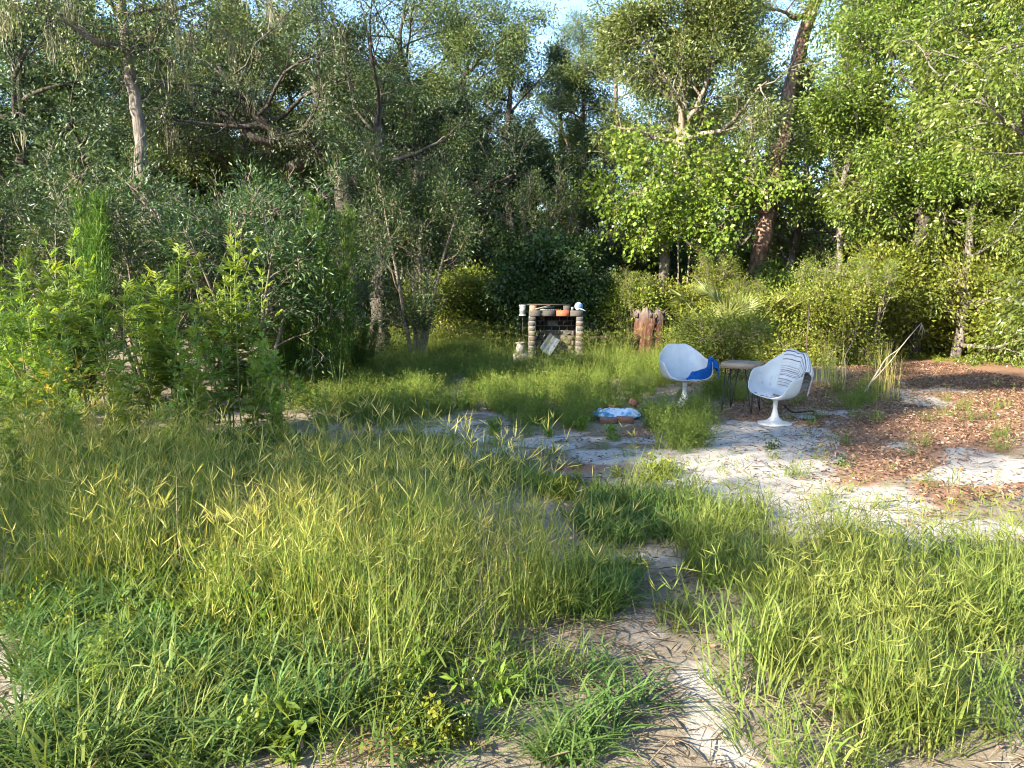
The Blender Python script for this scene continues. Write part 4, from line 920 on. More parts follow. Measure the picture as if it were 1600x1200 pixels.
# ------------------------------------------------------------------ brick fireplace
BRICK = plain_mat('weathered_brick', None, None, .9, 28, .5, stops=[(0, (.05, .048, .046)), (.3, (.075, .07, .064)), (.5, (.06, .057, .054)), (.7, (.095, .08, .066)), (.9, (.08, .054, .044)), (1, (.105, .095, .084))], spec=.15)
BRICK_IN = plain_mat('sooty_brick', None, None, .95, 28, .5, stops=[(0, (.05, .044, .04)), (.5, (.09, .072, .058)), (1, (.12, .09, .07))], spec=.1)
SOOT = plain_mat('sooty_mortar', (.06, .055, .05), (.2, .185, .165), .95, 12, .3, spec=.05)
BRICK_BLACK = plain_mat('soot_black_brick', (.012, .011, .01), (.03, .026, .024), .95, 28, .5, spec=.05)
BRICK_RED = plain_mat('orange_brick', (.26, .065, .035), (.36, .11, .06), .9, 30, .5, spec=.15)
MORTAR = plain_mat('mortar', (.15, .14, .13), (.26, .245, .225), .95, 40, .5, spec=.1)
IRON = plain_mat('rusty_iron', (.03, .025, .022), (.07, .05, .04), .7, 40, .3, .4)
BLACK = plain_mat('black_metal', (.012, .012, .013), (.03, .028, .026), .5, 40, .1, .5)
STEEL = plain_mat('galvanised_steel', (.2, .215, .23), (.32, .34, .36), .42, 14, .05, .8, stretch=(1, 1, .2))
WHITE = plain_mat('white_plastic', (.42, .425, .43), (.48, .485, .485), .42, 8, .04, dirt=((.27, .25, .21), 9, .58), spec=.5)
GREYW = plain_mat('grey_concrete', (.12, .113, .105), (.22, .21, .195), .9, 30, .4)
BLUE = plain_mat('blue_cloth', (.003, .045, .19), (.006, .08, .29), .85, 60, .5, spec=.15)
BALLM = None
def brick_mesh(name, size, mat, seed):
    r_ = np.random.default_rng(seed); g = Geo(); sx, sy, sz = np.array(size) / 2; c = min(size) * .05
    # chamfered block
    vs = []
    for z, k in ((-sz, 1), (-sz + c, 0), (sz - c, 0), (sz, 1)):
        i = c * k
        for x, y in ((-1, -1), (1, -1), (1, 1), (-1, 1)):
            vs.append((x * (sx - i), y * (sy - i), z))
    v = np.array(vs) + r_.normal(0, min(size) * .014, (16, 3))
    q = [(3, 2, 1, 0), (12, 13, 14, 15)]
    for l in range(3):
        for j in range(4): q.append((l * 4 + j, l * 4 + (j + 1) % 4, l * 4 + 4 + (j + 1) % 4, l * 4 + 4 + j))
    g.add(v, q); return g.mesh(name, mat)
def fireplace():
    x0, y0 = at(868, 16.6); root = empty('brick_fireplace', (x0, y0, 0), R(-3)); root.scale = (.95, .95, .92)
    r_ = np.random.default_rng(5)
    BL, BH, BW, J = .285, .10, .155, .015
    ms = [brick_mesh('brick', (BL, BW, BH), BRICK, s) for s in range(4)]
    half = [brick_mesh('brick', (BW, BW, BH), BRICK, s + 10) for s in range(3)]
    ins = [brick_mesh('brick', (BL * .68, BW * .8, BH), BRICK_IN, s + 20) for s in range(3)]
    def br(me, c, rz=0.0):
        o = link('brick', me, root, c); o.rotation_euler = (r_.normal(0, .012), r_.normal(0, .012), rz + r_.normal(0, .02) + (math.pi if r_.random() < .5 else 0)); return o
    W, D, H0 = 1.22, .62, .02
    nc = 9; ch = BH + J
    mo = Geo()
    for sx in (-1, 1):
        xc = sx * (W / 2 - BW / 2)
        for i in range(nc):
            z = H0 + ch * (i + .5)
            ys = [-.5 * D + BL / 2, -.5 * D + BL * 1.5 + J] if i % 2 == 0 else [-.5 * D + BW / 2, -.5 * D + BW + J + BL / 2, -.5 * D + BW + 2 * J + BL + BW / 2]
            for q, yy in enumerate(ys):
                hb = (i % 2) and q in (0, 2)
                br(half[int(r_.integers(3))] if hb else ms[int(r_.integers(4))], (xc + r_.normal(0, .006), yy, z), R(90))
        mo.box((xc, 0, H0 + nc * ch / 2), (BW - .008, D - .008, nc * ch - .004))
    # back wall, sooty inside face
    n = 5; bw = (W - 2 * BW - .02) / n
    for i in range(nc):
        off = 0 if i % 2 == 0 else .5
        for j in range(n + (1 if off else 0)):
            xx = -W / 2 + BW + .01 + bw * (j + .5 - off)
            wide = bw - J
            if off and j in (0, n): wide = bw * .5 - J; xx += bw * .25 * (1 if j == 0 else -1)
            o = br(ins[int(r_.integers(3))], (xx, D / 2 - BW * .4 + r_.normal(0, .004), H0 + ch * (i + .5))); o.scale = (wide / (BL * .68), 1, 1)
            if i >= 6 or (i == 5 and r_.random() < .5): o.material_slots[0].link = 'OBJECT'; o.material_slots[0].material = BRICK_BLACK
    so = Geo(); so.box((0, D / 2 - BW * .4, H0 + nc * ch / 2), (W - 2 * BW - .004, BW * .8 - .008, nc * ch - .006))
    link('mortar', mo.mesh('mortar', MORTAR), root); link('sooty_mortar', so.mesh('sooty_mortar', SOOT), root)
    zt = H0 + nc * ch
    g = Geo(); g.box((0, -.02, zt + .008), (W - .06, D - .1, .012)); link('steel_plate', g.mesh('steel_plate', IRON), root)
    # lintel course in front and along the sides
    for j in range(4):
        me = ms[j]
        o = br(me, (-W / 2 + .15 + j * (BL + .022), -D / 2 + BW / 2 - .012, zt + .016 + BH * .65)); o.scale = (1, 1, 1.3)
        if j == 2:
            o.material_slots[0].link = 'OBJECT'; o.material_slots[0].material = BRICK_RED; o['label'] = 'bright orange-red brick in the lintel'
    for sx in (-1, 1):
        o = br(ms[1], (sx * (W / 2 - BW / 2), D / 2 - BL / 2 - .1, zt + .016 + BH / 2), R(90))
    for j in range(3): br(ms[j], (-W / 2 + .35 + j * (BL + .022), D / 2 - BW / 2, zt + .016 + BH / 2))
    z2 = zt + .016 + BH * 1.3
    for xx, yy, m_ in ((-W / 2 + .1, -D / 2 + .10, 'r'), (.24, -D / 2 + .10, ''), (-W / 2 + .1, D / 2 - .1, ''), (.24, D / 2 - .1, '')):
        o = br(half[0], (xx, yy, z2 + .05)); o.scale = (1, 1, 1.25)
        if m_:
            o.material_slots[0].link = 'OBJECT'; o.material_slots[0].material = plain_mat('brown_brick', (.24, .12, .08), (.34, .19, .13), .9, 30, .5, spec=.15); o['label'] = 'reddish brown corner brick'
    # top slab
    g = Geo(); g.box((-.17, 0, z2 + .128), (.95, D * .9, .02), jit=.003, rng=r_); link('top_slab', g.mesh('top_slab', IRON), root)
    g = Geo()
    for k in range(12): g.tube([(-.45 + k * .05, -D / 2 + .03, z2 + .02), (-.44 + k * .05, D / 2 - .03, z2 + .03)], .006, 5)
    g.tube([(-.47, -D / 2 + .03, z2 + .012), (.12, -D / 2 + .03, z2 + .012)], .007, 5); g.tube([(-.47, D / 2 - .04, z2 + .012), (.12, D / 2 - .04, z2 + .02)], .007, 5)
    link('grill_grate', g.mesh('grill_grate', STEEL), root)
    tag(root, 'weathered brick fireplace with a sooty open firebox and grill top', 'fireplace')
    return x0, y0, z2 * .92
fx, fy, fz = fireplace()
def small_things():
    r_ = np.random.default_rng(14)
    # loose white sticks / ash on the grate
    for k, (dx, L, a, lab) in enumerate([(-.30, .34, .35, 'longest pale stick lying slanted on the fireplace grill'), (-.18, .26, -.15, 'shorter pale stick lying level on the fireplace grill')]):
        g = Geo(); g.tube([(-L / 2 * math.cos(a), 0, -L * .12), (0, .01, 0.0), (L / 2 * math.cos(a), 0.02, L * .12 * (1 if k == 0 else .2))], [.012, .011, .009], 6)
        tag(link('stick', g.mesh('stick', GREYW, True), None, (fx + dx, fy - .28 + k * .05, fz + .065)), lab, 'stick')
    # ball with blue top
    m, nt, N, L = new_mat('blue_white_ball'); tc = node(nt, 'ShaderNodeTexCoord'); se = node(nt, 'ShaderNodeSeparateXYZ'); L.new(tc.outputs['Object'], se.inputs[0])
    dd = node(nt, 'ShaderNodeVectorMath', operation='DISTANCE'); L.new(tc.outputs['Object'], dd.inputs[0]); dd.inputs[1].default_value = (.035, -.075, .005)
    c = ramp(nt, dd.outputs['Value'], [(.058, (.06, .14, .45)), (.066, (.38, .43, .52))]); b_ = node(nt, 'ShaderNodeBsdfPrincipled'); b_.inputs['Roughness'].default_value = .4; L.new(c, b_.inputs['Base Color'])
    o_ = node(nt, 'ShaderNodeOutputMaterial'); L.new(b_.outputs[0], o_.inputs['Surface'])
    g = Geo(); a = np.linspace(-math.pi / 2, math.pi / 2, 17); g.lathe(np.stack([np.cos(a) * .088 + .0001, np.sin(a) * .085], -1), 24)
    tag(link('ball', g.mesh('ball', m, True), None, (fx + .47, fy - .24, fz + .085)), 'white ball with a blue patch resting on the fireplace corner', 'ball')
    # small white cup / pipe piece
    g = Geo(); g.lathe([(.0, 0), (.03, 0), (.035, .07), (.03, .07), (.027, .01), (0, .01)], 14)
    tag(link('cup', g.mesh('cup', GREYW, True), None, (fx + .33, fy - .25, fz)), 'small pale cup beside the ball on the fireplace', 'cup')
    # curved blue-white strap under ball
    g = Geo(); g.tube([(0, 0, 0.01), (.06, -.01, .03), (.12, -.02, .012), (.19, -.03, -.02)], [.012, .012, .01, .008], 6)
    tag(link('hose_piece', g.mesh('hose_piece', plain_mat('pale_blue_plastic', (.35, .42, .55), (.5, .56, .66), .5), True), None, (fx + .42, fy - .30, fz + .01)), 'short pale blue hose piece hanging off the fireplace corner by the ball', 'hose')
    # galvanised sheet leaning in firebox: a folded channel
    g = Geo(); prof = []
    for i in range(13):
        t = i / 12; prof.append((-.14 + .28 * t, .035 * math.sin(t * math.pi) + .006 * math.cos(t * 6 * math.pi)))
    V = np.array([[(px_, py_, zz) for px_, py_ in prof] for zz in (0, .22, .46)]); V2 = V.copy(); V2[..., 1] -= .004
    g.grid(V); g.grid(V2[::-1])
    o = link('metal_sheet', g.mesh('metal_sheet', STEEL, True), None, (fx - .24, fy - .22, .22)); o.rotation_euler = (R(-28), R(38), R(5))
    tag(o, 'bent galvanised metal sheet leaning inside the open firebox', 'metal sheet')
    # urn-like can
    x, y = at(813, 16.0); g = Geo(); g.lathe([(.0, .0), (.085, 0), (.10, .06), (.095, .13), (.075, .17), (.072, .20), (.10, .215), (.105, .235), (.085, .24), (.08, .215), (0, .2)], 22)
    o = link('stoneware_jar', g.mesh('stoneware_jar', GREYW, True), None, (x, y, .22)); tag(o, 'pale grey lidded jar standing in the weeds beside the fireplace', 'jar')
    g = Geo(); g.box((0, 0, .11), (.3, .26, .26), jit=.012, rng=r_); tag(link('concrete_block', g.mesh('concrete_block', GREYW), None, (x, y, -.02)), 'low concrete block under the grey jar, hidden in weeds', 'block')
    # lamp on a pole
    x, y = at(817, 16.9); root = empty('garden_lamp', (x, y, 0)); tag(root, 'black pole with a pale box-shaped lamp head beside the fireplace', 'garden lamp')
    g = Geo(); g.tube([(0, 0, -.1), (.01, 0, .5), (-.01, 0, .98)], .014, 8); link('pole', g.mesh('pole', BLACK), root)
    g = Geo(); g.box((-.01, 0, 1.09), (.125, .125, .2), jit=.003, rng=r_); h = link('lamp_head', g.mesh('lamp_head', plain_mat('pale_zinc', (.17, .19, .205), (.27, .29, .31), .5, 20, .1, .3)), root)
    g = Geo(); g.box((-.01, 0, 1.2), (.15, .15, .018)); g.box((-.01, 0, .985), (.145, .145, .02)); link('lamp_cap', g.mesh('lamp_cap', plain_mat('pale_zinc_cap', (.38, .42, .45), (.55, .58, .6), .5)), root)
    x, y = at(803, 17.0); g = Geo(); g.tube([(0, 0, 0), (.07, 0, .35), (.1, .03, .75)], [.012, .01, .008], 6); tag(link('leaning_stick', g.mesh('leaning_stick', BLACK), None, (x, y, 0)), 'dark stick leaning in the grass beside the black lamp pole', 'stick')
small_things()

# ------------------------------------------------------------------ broken stump
def stump():
    r_ = np.random.default_rng(23); x, y = at(1012, 17.6)
    n, k = 22, 40; th = np.linspace(0, 2 * math.pi, k, endpoint=False)
    ridge = .09 * (vn(np.cos(th) * 3, np.sin(th) * 3, .55, 31) - .5) + .05 * (vn(np.cos(th) * 9, np.sin(th) * 9, .6, 33) - .5) + .035 * r_.normal(0, 1, k)
    top = 1.02 + .06 * vn(np.cos(th) * 2, np.sin(th) * 2, .5, 41) + .05 * r_.normal(0, 1, k)
    V = np.zeros((n, k, 3))
    for i in range(n):
        t = i / (n - 1); z = -.1 + (top + .1) * t
        flare = .34 + .22 * np.exp(-t * 5.5) * (1 + .8 * np.maximum(0, np.cos(th - 3.5)) ** 2)
        tw = th + .22 * t
        rr = flare * (1 + ridge * (1.6 - .5 * t)) * (1 + .02 * r_.normal(0, 1, k))
        V[i] = np.stack([rr * np.cos(tw) + .05 * t, rr * np.sin(tw) * .85, np.maximum(z, -.1)], -1)
    inner = []
    for f, dz in ((.82, -.06), (.55, -.22), (.2, -.3)):
        W_ = V[-1].copy(); c = W_[:, :2].mean(0); W_[:, :2] = c + (W_[:, :2] - c) * f; W_[:, 2] += dz + .05 * r_.normal(0, 1, k); inner.append(W_)
    g = Geo(); g.grid(np.concatenate([V, np.array(inner)]), close=True)
    m, nt, N, L = new_mat('rotting_wood'); tc = node(nt, 'ShaderNodeTexCoord'); mp = node(nt, 'ShaderNodeMapping'); mp.inputs['Scale'].default_value = (1, 1, .13); L.new(tc.outputs['Object'], mp.inputs[0])
    n1 = noise(nt, 16, 7, .7, mp.outputs[0]); n2 = noise(nt, 3, 4, .6, tc.outputs['Object'])
    c = ramp(nt, n1, [(.3, (.016, .009, .007)), (.45, (.05, .024, .017)), (.6, (.10, .05, .034)), (.75, (.19, .125, .095))])
    se = node(nt, 'ShaderNodeSeparateXYZ'); L.new(tc.outputs['Object'], se.inputs[0])
    c2 = ramp(nt, n1, [(.35, (.04, .033, .03)), (.55, (.12, .095, .085)), (.75, (.22, .18, .165))])
    c = mixc(nt, math_(nt, 'ADD', math_(nt, 'MULTIPLY', math_(nt, 'SUBTRACT', se.outputs[2], .78), 4), math_(nt, 'MULTIPLY', math_(nt, 'SUBTRACT', n2, .45), 2.5), True), c, c2)
    b_ = node(nt, 'ShaderNodeBsdfPrincipled'); b_.inputs['Roughness'].default_value = .95; b_.inputs['Specular IOR Level'].default_value = .1; L.new(c, b_.inputs['Base Color'])
    bp = node(nt, 'ShaderNodeBump'); bp.inputs['Strength'].default_value = 1; bp.inputs['Distance'].default_value = .05; L.new(n1, bp.inputs['Height']); L.new(bp.outputs[0], b_.inputs['Normal'])
    o_ = node(nt, 'ShaderNodeOutputMaterial'); L.new(b_.outputs[0], o_.inputs['Surface'])
    root = empty('tree_stump', (x, y, 0)); tag(root, 'broken red-brown tree stump with splintered top beside the fireplace', 'tree stump')
    link('stump_body', g.mesh('stump_body', m, True), root)
    sp_ = Geo()
    for i in range(7):
        a = r_.uniform(0, 6.28); p0 = np.array((.35 * math.cos(a) + .04, .3 * math.sin(a), .92)); sp_.tube([p0, p0 + (r_.normal(0, .02), r_.normal(0, .02), .07), p0 + (r_.normal(0, .03), r_.normal(0, .03), r_.uniform(.10, .17))], [.045, .03, .006], 5)
    q = link('splinter', sp_.mesh('splinter', m), root); q['kind'] = 'stuff'
    rg = Geo(); rg.tube(smooth_path([(-.28, -.2, .5), (-.42, -.28, .28), (-.55, -.36, .08), (-.62, -.42, -.1)], 9), np.linspace(.09, .05, 9), 8, rough=.15, rng=r_); link('root', rg.mesh('root', m, True), root)
stump()

# ------------------------------------------------------------------ chairs
TK = np.array([0, 24, 33, 56, 74, 104, 112, 128, 145, 180]); ZK = np.array([.81, .81, .795, .70, .62, .60, .57, .43, .385, .372]); RK = np.array([.27, .295, .315, .345, .36, .37, .378, .385, .345, .285])
def shell_pt(theta, s, off=0.0):
    """theta: radians from the back (+y); s 0 centre .. 1 rim"""
    td = np.abs((np.degrees(theta) + 180) % 360 - 180)
    Zr = np.interp(td, TK, ZK); Rr = np.interp(td, TK, RK)
    q = s * math.pi / 2
    front = np.clip((td - 110) / 50, 0, 1)
    ex = 1.6 - .4 * front
    r = Rr * np.sin(q) ** .62 - off * np.sin(q); z = .352 + (Zr - .352) * (1 - np.cos(q)) ** ex + off * np.cos(q) - .012 * front * np.clip((s - .8) * 5, 0, 1) ** 2
    x = r * np.sin(theta); y = r * np.cos(theta) + .10 * np.clip((z - .5) / .33, 0, 1) * np.clip(np.cos(theta), 0, 1)
    return np.stack(np.broadcast_arrays(x, y, z), -1)
def shell_mesh():
    th = np.linspace(0, 2 * math.pi, 73)[:-1]; s = np.linspace(.02, 1, 22)
    T, S_ = np.meshgrid(th, s); I = shell_pt(T, S_, .0); O = shell_pt(T, S_, -.011); O[..., 2] -= 0
    # rolled rim
    rim = (I[-1] + O[-1]) / 2; rim[:, 2] += .006
    g = Geo(); allr = np.concatenate([I, rim[None], O[::-1]]); g.grid(allr, close=True)
    c = np.arange(72); g.t.append(np.stack([np.full(71, 0), c[:-1] + 0, np.r_[c[1:]]], -1)[1:]) ; g.t.append(np.stack([np.full(71, g.n - 72), g.n - 72 + c[1:], g.n - 72 + c[:-1]], -1)[1:])
    return g.mesh('seat_shell', WHITE, True)
SHELL = shell_mesh(); SHELLM = {}
def chair(u, d, rz, label, tilt=0.0, sc=1.0):
    x, y = at(u, d); z = float(gz(x, y)); root = empty('swivel_chair', (x, y, z), rz); tag(root, label, 'chair', 'white swivel tub chairs')
    sh = link('seat_shell', SHELL, root)
    q = Matrix.Rotation(-rz, 3, 'Z') @ Matrix.Rotation(tilt, 3, 'X') @ Matrix.Rotation(rz, 3, 'Z')
    pv = Vector((0, 0, .345)); sh.rotation_euler = q.to_euler(); sh.location = pv - q @ pv
    root.scale = (sc, sc, 1); SHELLM[root.name] = (q, pv, sc)
    g = Geo(); g.lathe([(.0, .0), (.245, 0), (.25, .008), (.24, .018), (.19, .026), (.11, .045), (.06, .085), (.038, .15), (.031, .19), (.034, .25), (.042, .30), (.048, .322), (0, .324)], 40); link('pedestal', g.mesh('pedestal', WHITE, True), root)
    g = Geo(); g.lathe([(0, .324), (.05, .324), (.052, .331), (.11, .335), (.112, .345), (0, .346)], 24); link('swivel_plate', g.mesh('swivel_plate', IRON, True), root)
    return root
ch1 = chair(1069, 10.5, R(8), 'white swivel tub chair facing out, with the blue towel in it', 0, .95)
ch2 = chair(1210, 8.95, R(-59), 'white swivel tub chair turned sideways, with the striped cloth over its back', R(7), .81)
def cloth(name, V, mat, th=.006):
    n = np.zeros_like(V); du = np.gradient(V, axis=0); dv = np.gradient(V, axis=1); n = nrm(np.cross(du, dv))
    g = Geo(); A = V + n * th; B = V - n * th * .2
    g.grid(A); g.grid(B[:, ::-1])
    n_, m_ = V.shape[:2]
    # edge strips
    for e0, e1 in ((A[0], B[0]), (B[-1], A[-1]), (B[:, 0], A[:, 0]), (A[:, -1], B[:, -1])): g.grid(np.stack([e0, e1]))
    me = g.mesh(name, mat, True); return me, g
def to_world(o, V):
    q, pv, sc = SHELLM[o.name]; V = (V - np.array(pv)) @ np.array(q).T + np.array(pv); V = V * np.array((sc, sc, 1))
    M = np.array(Matrix.Translation(o.location) @ o.rotation_euler.to_matrix().to_4x4()); return V @ M[:3, :3].T + M[:3, 3]
# blue towel: lies over the seat and front, up over one arm
r_ = np.random.default_rng(33)
def blue_towel():
    n, m = 34, 30; A = np.linspace(0, 1, n)[:, None] * np.ones((1, m)); B = np.linspace(0, 1, m)[None] * np.ones((n, 1))
    # angle runs from the far front corner (viewer's left) across the seat to the arm at viewer's right, then out and down
    th = R(-168) + R(-107) * np.clip(A * 1.15, 0, 1)            # right arm at -270 == 90 deg
    s = .90 - .74 * B * (1 - .55 * A) + .10 * A
    s = np.minimum(s, .985)
    V = shell_pt(th, s, .014)
    wr = .020 * (vn(A * 9 + B * 4, B * 5, 1.0, 7) - .4) + .012 * np.sin(B * 19 + A * 7 + 2 * vn(A, B, .3, 3)); V[..., 2] += np.abs(wr) * 1.3 + np.sin(math.pi * np.clip(B * 1.05, 0, 1)) ** .7 * (.085 + .085 * np.clip(A * 1.3, 0, 1)) * np.clip(A * 8, 0, 1)
    # overhang
    e = np.clip((A - .84) / .16, 0, 1); top = shell_pt(np.full_like(A, R(93) - 0), np.full_like(A, 1.0), .0)
    a2 = R(80) + B * R(38)
    rimp = shell_pt(a2, np.ones_like(A), 0); rimp[..., 2] += .018
    ov = rimp.copy(); ov[..., 0] += .02 + .085 * np.sin(np.clip(e, 0, 1) * 1.9); ov[..., 2] += .03 * np.sin(e * 3.14); ov[..., 2] -= .15 * e ** 1.3 - .012 * np.sin(B * 12)
    w = np.clip((A - .74) / .14, 0, 1)[..., None]; w = w * w * (3 - 2 * w)
    return V * (1 - w) + ov * w
me, _ = cloth('blue_towel', to_world(ch1, blue_towel()), BLUE)
tag(link('blue_towel', me), 'crumpled bright blue towel lying in the chair and over its arm', 'towel')
lv = Geo(); n_ = 5; th_ = r_.uniform(2.2, 4.0, n_); b_ = to_world(ch2, shell_pt(th_, r_.uniform(.2, .6, n_), .006)); d_ = r_.normal(0, 1, (n_, 3)); d_[:, 2] = .1
lv.leaves(b_, d_, np.array([[.1, 0, 1.]] * n_) + r_.normal(0, .2, (n_, 3)), r_.uniform(.03, .055, n_), r_.uniform(.012, .02, n_), .3, r_.uniform(.1, .7, n_))
tag(link('seat_leaves', lv.mesh('seat_leaves', LM['dry'])), 'few dry brown leaves lying on the seat of the sideways chair', 'leaves', kind='stuff')
# striped cloth over the back of the second chair
def stripe_mat():
    m, nt, N, L = new_mat('striped_cloth'); f = attr(nt, 'tint')
    def band(freq, w):
        return math_(nt, 'LESS_THAN', math_(nt, 'FRACT', math_(nt, 'MULTIPLY', f, freq)), w)
    a_ = math_(nt, 'MULTIPLY', band(46, .30), band(5.3, .62)); b2 = math_(nt, 'MULTIPLY', band(17, .16), band(3.1, .8)); c3 = band(31, .22)
    c = mixc(nt, math_(nt, 'MULTIPLY', c3, .35), (.55, .53, .52), (.25, .24, .25))
    c = mixc(nt, math_(nt, 'MULTIPLY', a_, .85), c, (.16, .155, .16)); c = mixc(nt, math_(nt, 'MULTIPLY', b2, .9), c, (.09, .09, .095))
    b_ = node(nt, 'ShaderNodeBsdfPrincipled'); b_.inputs['Roughness'].default_value = .9; b_.inputs['Specular IOR Level'].default_value = .1; L.new(c, b_.inputs['Base Color'])
    o_ = node(nt, 'ShaderNodeOutputMaterial'); L.new(b_.outputs[0], o_.inputs['Surface']); return m
def striped():
    n, m = 60, 26; t = np.linspace(0, 1, n)[:, None] * np.ones((1, m)); B = np.linspace(0, 1, m)[None] * np.ones((n, 1))
    th = R(-38) + R(100) * B + R(5) * np.sin(t * 5)
    ins = t < .42
    s = .50 + .5 * np.clip(t / .42, 0, 1)
    V = shell_pt(th, s, .016)
    rim = shell_pt(th, np.ones_like(t), 0); rim[..., 2] += .022
    q = np.clip((t - .42) / .58, 0, 1)
    out = rim.copy(); rad = np.stack([np.sin(th), np.cos(th), 0 * th], -1)
    bulge = .03 + .085 * np.sin(np.clip(q * 5, 0, 1.57)) + .02 * np.sin(B * 15 + q * 3) * q
    out += rad * bulge[..., None]
    gather = 1 - .25 * q; c = out[:, m // 2:m // 2 + 1]; out[..., :2] = c[..., :2] + (out[..., :2] - c[..., :2]) * gather[..., None]
    out[..., 2] -= .50 * np.clip(q - .06, 0, 1) * (.75 + .35 * (1 - np.abs(B - .45) * 1.6)) - .01 * np.sin(B * 11)
    w = np.clip((t - .38) / .07, 0, 1)[..., None]; w = w * w * (3 - 2 * w)
    V = V * (1 - w) + out * w
    V += rad * (.010 * np.sin(B * 21 + 4 * vn(t * 3, B * 3, .6, 5)))[..., None]
    return V, t
V, tt = striped(); V = to_world(ch2, V)
du = np.gradient(V, axis=0); dv = np.gradient(V, axis=1); nn = nrm(np.cross(du, dv)); g = Geo()
g.grid(V + nn * .004, tint=tt.ravel()); g.grid((V - nn * .002)[:, ::-1], tint=tt[:, ::-1].ravel())
tag(link('striped_cloth', g.mesh('striped_cloth', stripe_mat(), True)), 'white cloth with thin dark stripes hung over the sideways chair back', 'cloth')

# ------------------------------------------------------------------ side table
def side_table():
    x, y = at(1157, 9.75); root = empty('side_table', (x, y, float(gz(x, y))), R(-33)); tag(root, 'small side table with thick weathered plank top on black hairpin legs', 'table')
    r_ = np.random.default_rng(3); W = .42; h = .655
    wood = plain_mat('weathered_wood', (.18, .15, .125), (.30, .255, .21), .85, 9, .4, stretch=(1, 12, 12), rnd=1, spec=.2)
    wood2 = plain_mat('pale_rim_wood', (.26, .185, .13), (.38, .28, .205), .8, 9, .4, stretch=(1, 12, 12), spec=.2)
    for i in range(4):
        g = Geo(); w = (W - .036) / 4; g.box((0, 0, 0), (W - .04, w - .004, .03), jit=.0012, rng=r_); link('plank', g.mesh('plank', wood), root, (0, -W / 2 + .018 + w * (i + .5), h - .016 + r_.normal(0, .0015)))
    for c, s in (((0, -W / 2 + .009, h - .034), (W, .018, .068)), ((0, W / 2 - .009, h - .034), (W, .018, .068)), ((-W / 2 + .009, 0, h - .034), (.018, W - .037, .068)), ((W / 2 - .009, 0, h - .034), (.018, W - .037, .068))):
        g = Geo(); g.box((0, 0, 0), s, jit=.001, rng=r_); link('edge_board', g.mesh('edge_board', wood2), root, c)
    for sx in (-1, 1):
        for sy in (-1, 1):
            g = Geo(); a = np.array((sx * (W / 2 - .03), sy * (W / 2 - .12), h - .07)); b_ = np.array((sx * (W / 2 - .12), sy * (W / 2 - .03), h - .07)); f = np.array((sx * (W / 2 - .02), sy * (W / 2 - .02), .0))
            g.tube([a, a * .1 + f * .9 + (0, 0, .01), f, b_ * .1 + f * .9 + (0, 0, .01), b_], .0065, 7); link('leg', g.mesh('leg', BLACK, True), root)
side_table()

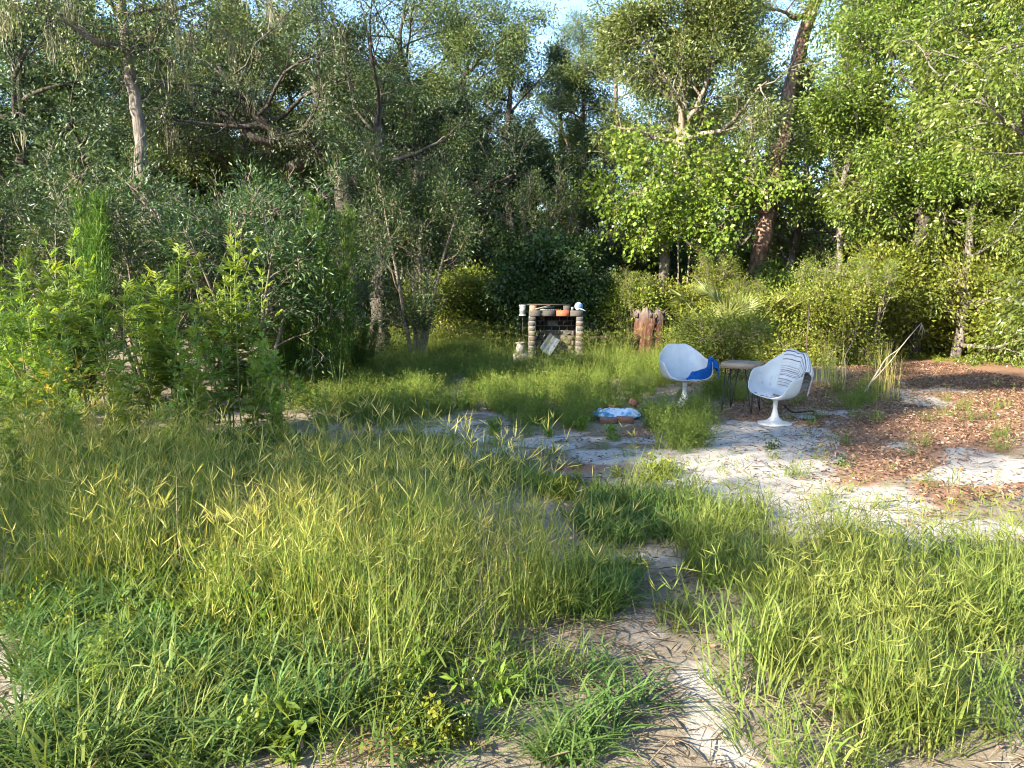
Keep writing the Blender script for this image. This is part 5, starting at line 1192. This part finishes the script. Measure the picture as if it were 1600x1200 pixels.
# ------------------------------------------------------------------ fire ring, bag and odds and ends
def ring():
    r_ = np.random.default_rng(50); cx, cy_ = at(958, 9.3)
    red = plain_mat('red_brick', None, None, .9, 30, .5, stops=[(0, (.20, .09, .055)), (.5, (.30, .14, .085)), (1, (.16, .10, .08))], spec=.15)
    bm_ = [brick_mesh('loose_brick', (.2, .1, .075), red, s + 60) for s in range(3)]
    for u, d, z, rz, tilt, lab in [(956, 10.05, .04, .2, .1, 'long red-brown brick lying flat at the back of the fire ring'), (990, 10.0, .09, 1.3, .5, 'brick tipped on end at the back corner of the fire ring'), (1000, 9.5, .035, .9, 0, 'dull brick close beside the blue and white bag'),
                                   (925, 9.6, .04, 2.2, .2, 'dark sooty brick at the weedy side of the fire ring'), (935, 10.0, .05, -.4, .3, 'dark brick half hidden in weeds behind the fire ring'), (950, 8.9, .03, .1, .1, 'grey brick in front of the blue and white bag'), (976, 8.95, .03, -.2, 0, 'brick lying flat at the near edge of the fire ring')]:
        x, y = at(u, d); o = link('loose_brick', bm_[int(r_.integers(3))], None, (x, y, float(gz(x, y)) + z)); o.rotation_euler = (tilt, tilt * .5, rz); tag(o, lab, 'brick', 'loose bricks of the fire ring')
    # crumpled bag
    n, m_ = 26, 34; X, Y = np.meshgrid(np.linspace(-.30, .30, m_), np.linspace(-.17, .17, n)); rr = np.sqrt((X / .30) ** 2 + (Y / .17) ** 2)
    Z = .09 * np.clip(1 - rr ** 2, 0, 1) ** .6 * (.3 + 1.1 * fbm(X, Y, .16, 8)) + .09 * np.abs(fbm(X, Y, .1, 3) - .5) + .05 * np.abs(vn(X, Y, .045, 9) - .5); k = np.clip(rr, 1, 9); X = X / k * (1 + .06 * r_.normal(0, 1, X.shape) * (rr > .8)); Y = Y / k
    m, nt, N, L = new_mat('printed_plastic'); tc = node(nt, 'ShaderNodeTexCoord'); n1 = noise(nt, 5.5, 2, .5, tc.outputs['Object']); se = node(nt, 'ShaderNodeSeparateXYZ'); L.new(tc.outputs['Object'], se.inputs[0])
    f = math_(nt, 'ADD', n1, math_(nt, 'MULTIPLY', se.outputs[0], -.7)); c = ramp(nt, f, [(.50, (.60, .64, .68)), (.54, (.30, .48, .62)), (.58, (.05, .24, .48)), (.66, (.08, .32, .55)), (.69, (.56, .63, .68))])
    b_ = node(nt, 'ShaderNodeBsdfPrincipled'); b_.inputs['Roughness'].default_value = .3; L.new(c, b_.inputs['Base Color']); o_ = node(nt, 'ShaderNodeOutputMaterial'); L.new(b_.outputs[0], o_.inputs['Surface'])
    g = Geo(); g.grid(np.stack([X, Y, Z + .03], -1)); o = link('plastic_bag', g.mesh('plastic_bag', m, False), None, (cx + .03, cy_ - .05, float(gz(cx, cy_)))); o.rotation_euler = (R(8), 0, R(10))
    tag(o, 'crumpled blue and white plastic bag lying in the fire ring', 'bag')
    # flat disc lamp foot behind the chair
    x, y = at(1256, 9.35); g = Geo(); g.lathe([(0, .03), (.05, .03), (.125, .022), (.13, .012), (.125, .004), (0, .004)], 30); root = empty('metal_disc', (x, y, float(gz(x, y)) + .01)); tag(root, 'flat grey metal disc with a dark bent bar on the sand behind the sideways chair', 'metal disc')
    link('plate', g.mesh('plate', plain_mat('dull_grey_metal', (.22, .23, .21), (.34, .35, .32), .6, 14, .1, .3), True), root)
    g = Geo(); g.tube(smooth_path([(-.19, .16, .14), (-.12, .12, .06), (-.02, .10, .055), (.12, .1, .07), (.2, .14, .04)], 12), .012, 7); link('bar', g.mesh('bar', BLACK, True), root)
    # thin stake, curved stick, forked branch
    x, y = at(1255, 10.9); g = Geo(); g.tube([(0, 0, -.1), (.01, 0, .6), (.02, 0, 1.42)], [.011, .010, .008], 6); tag(link('thin_stake', g.mesh('thin_stake', bark_mat('stake_rust', (.12, .07, .05), (.22, .14, .1), (.3, .2, .15))), None, (x, y, 0)), 'thin rusty upright stake behind the striped cloth', 'stake')
    x, y = at(1318, 11.5); g = Geo(); g.tube(smooth_path([(-.02, 0, -.05), (.02, 0, .3), (.0, .02, .55), (.1, 0, .8), (.16, 0, 1.1)], 12), np.linspace(.012, .005, 12), 6); tag(link('curved_stick', g.mesh('curved_stick', TWIG, True), None, (x, y, 0)), 'thin curved grey stick standing in the tan grass', 'stick')
    b0 = at(1348, 10.3)
    root = empty('forked_branch', (b0[0], b0[1], 0)); tag(root, 'pale bare forked branch slanting up from the leaf litter', 'branch')
    bonew = plain_mat('bare_pale_wood', (.2, .165, .125), (.32, .27, .21), .8, 20, .3)
    for nm, pts, r0 in (('main_branch', [(1350, 614, 10.3), (1372, 580, 10.3), (1385, 560, 10.4), (1405, 545, 10.5), (1420, 527, 10.5), (1440, 504, 10.6)], .012), ('side_branch', [(1363, 596, 10.25), (1382, 575, 10.2), (1395, 560, 10.2), (1408, 542, 10.1)], .008)):
        q = np.array([P(*p_) - np.array((b0[0], b0[1], 0)) for p_ in pts]); g = Geo(); g.tube(smooth_path(q, 14), np.linspace(r0, r0 * .4, 14), 7, rough=.05, rng=r_); link(nm, g.mesh(nm, bonew, True), root)
    g = Geo(); q = P(1440, 506, 10.6) - np.array((b0[0], b0[1], 0))
    for dx, dz in ((-.03, -.16), (.03, -.2), (.07, -.15)): g.tube([q, q + (dx * .5, 0, dz * .5), q + (dx, .02, dz)], [.005, .004, .002], 5)
    link('twig', g.mesh('twig', bonew), root)['kind'] = 'stuff'
    # tuft of tall dry grass by the branch and behind the stake
    for (u, d, h, lab) in [(1380, 10.7, 1.0, 'tall green grass tuft standing beside the forked pale branch'), (1295, 12.3, .85, 'dry tan grass tuft between the stake and the curved stick')]:
        x, y = at(u, d); g = Geo(); n = 70; g.blades(disc(r_, n, .22), r_.uniform(0, 6.28, n), h * r_.uniform(.6, 1.1, n), np.full(n, .006), r_.uniform(.02, .25, n), r_.uniform(0, .25, n), 5, r_.uniform(0, .5, n) + (.5 if 'tan' in lab else 0))
        tag(link('grass_tuft', g.mesh('grass_tuft', LM['straw']), None, (x, y, 0)), lab, 'grass tuft')
ring()
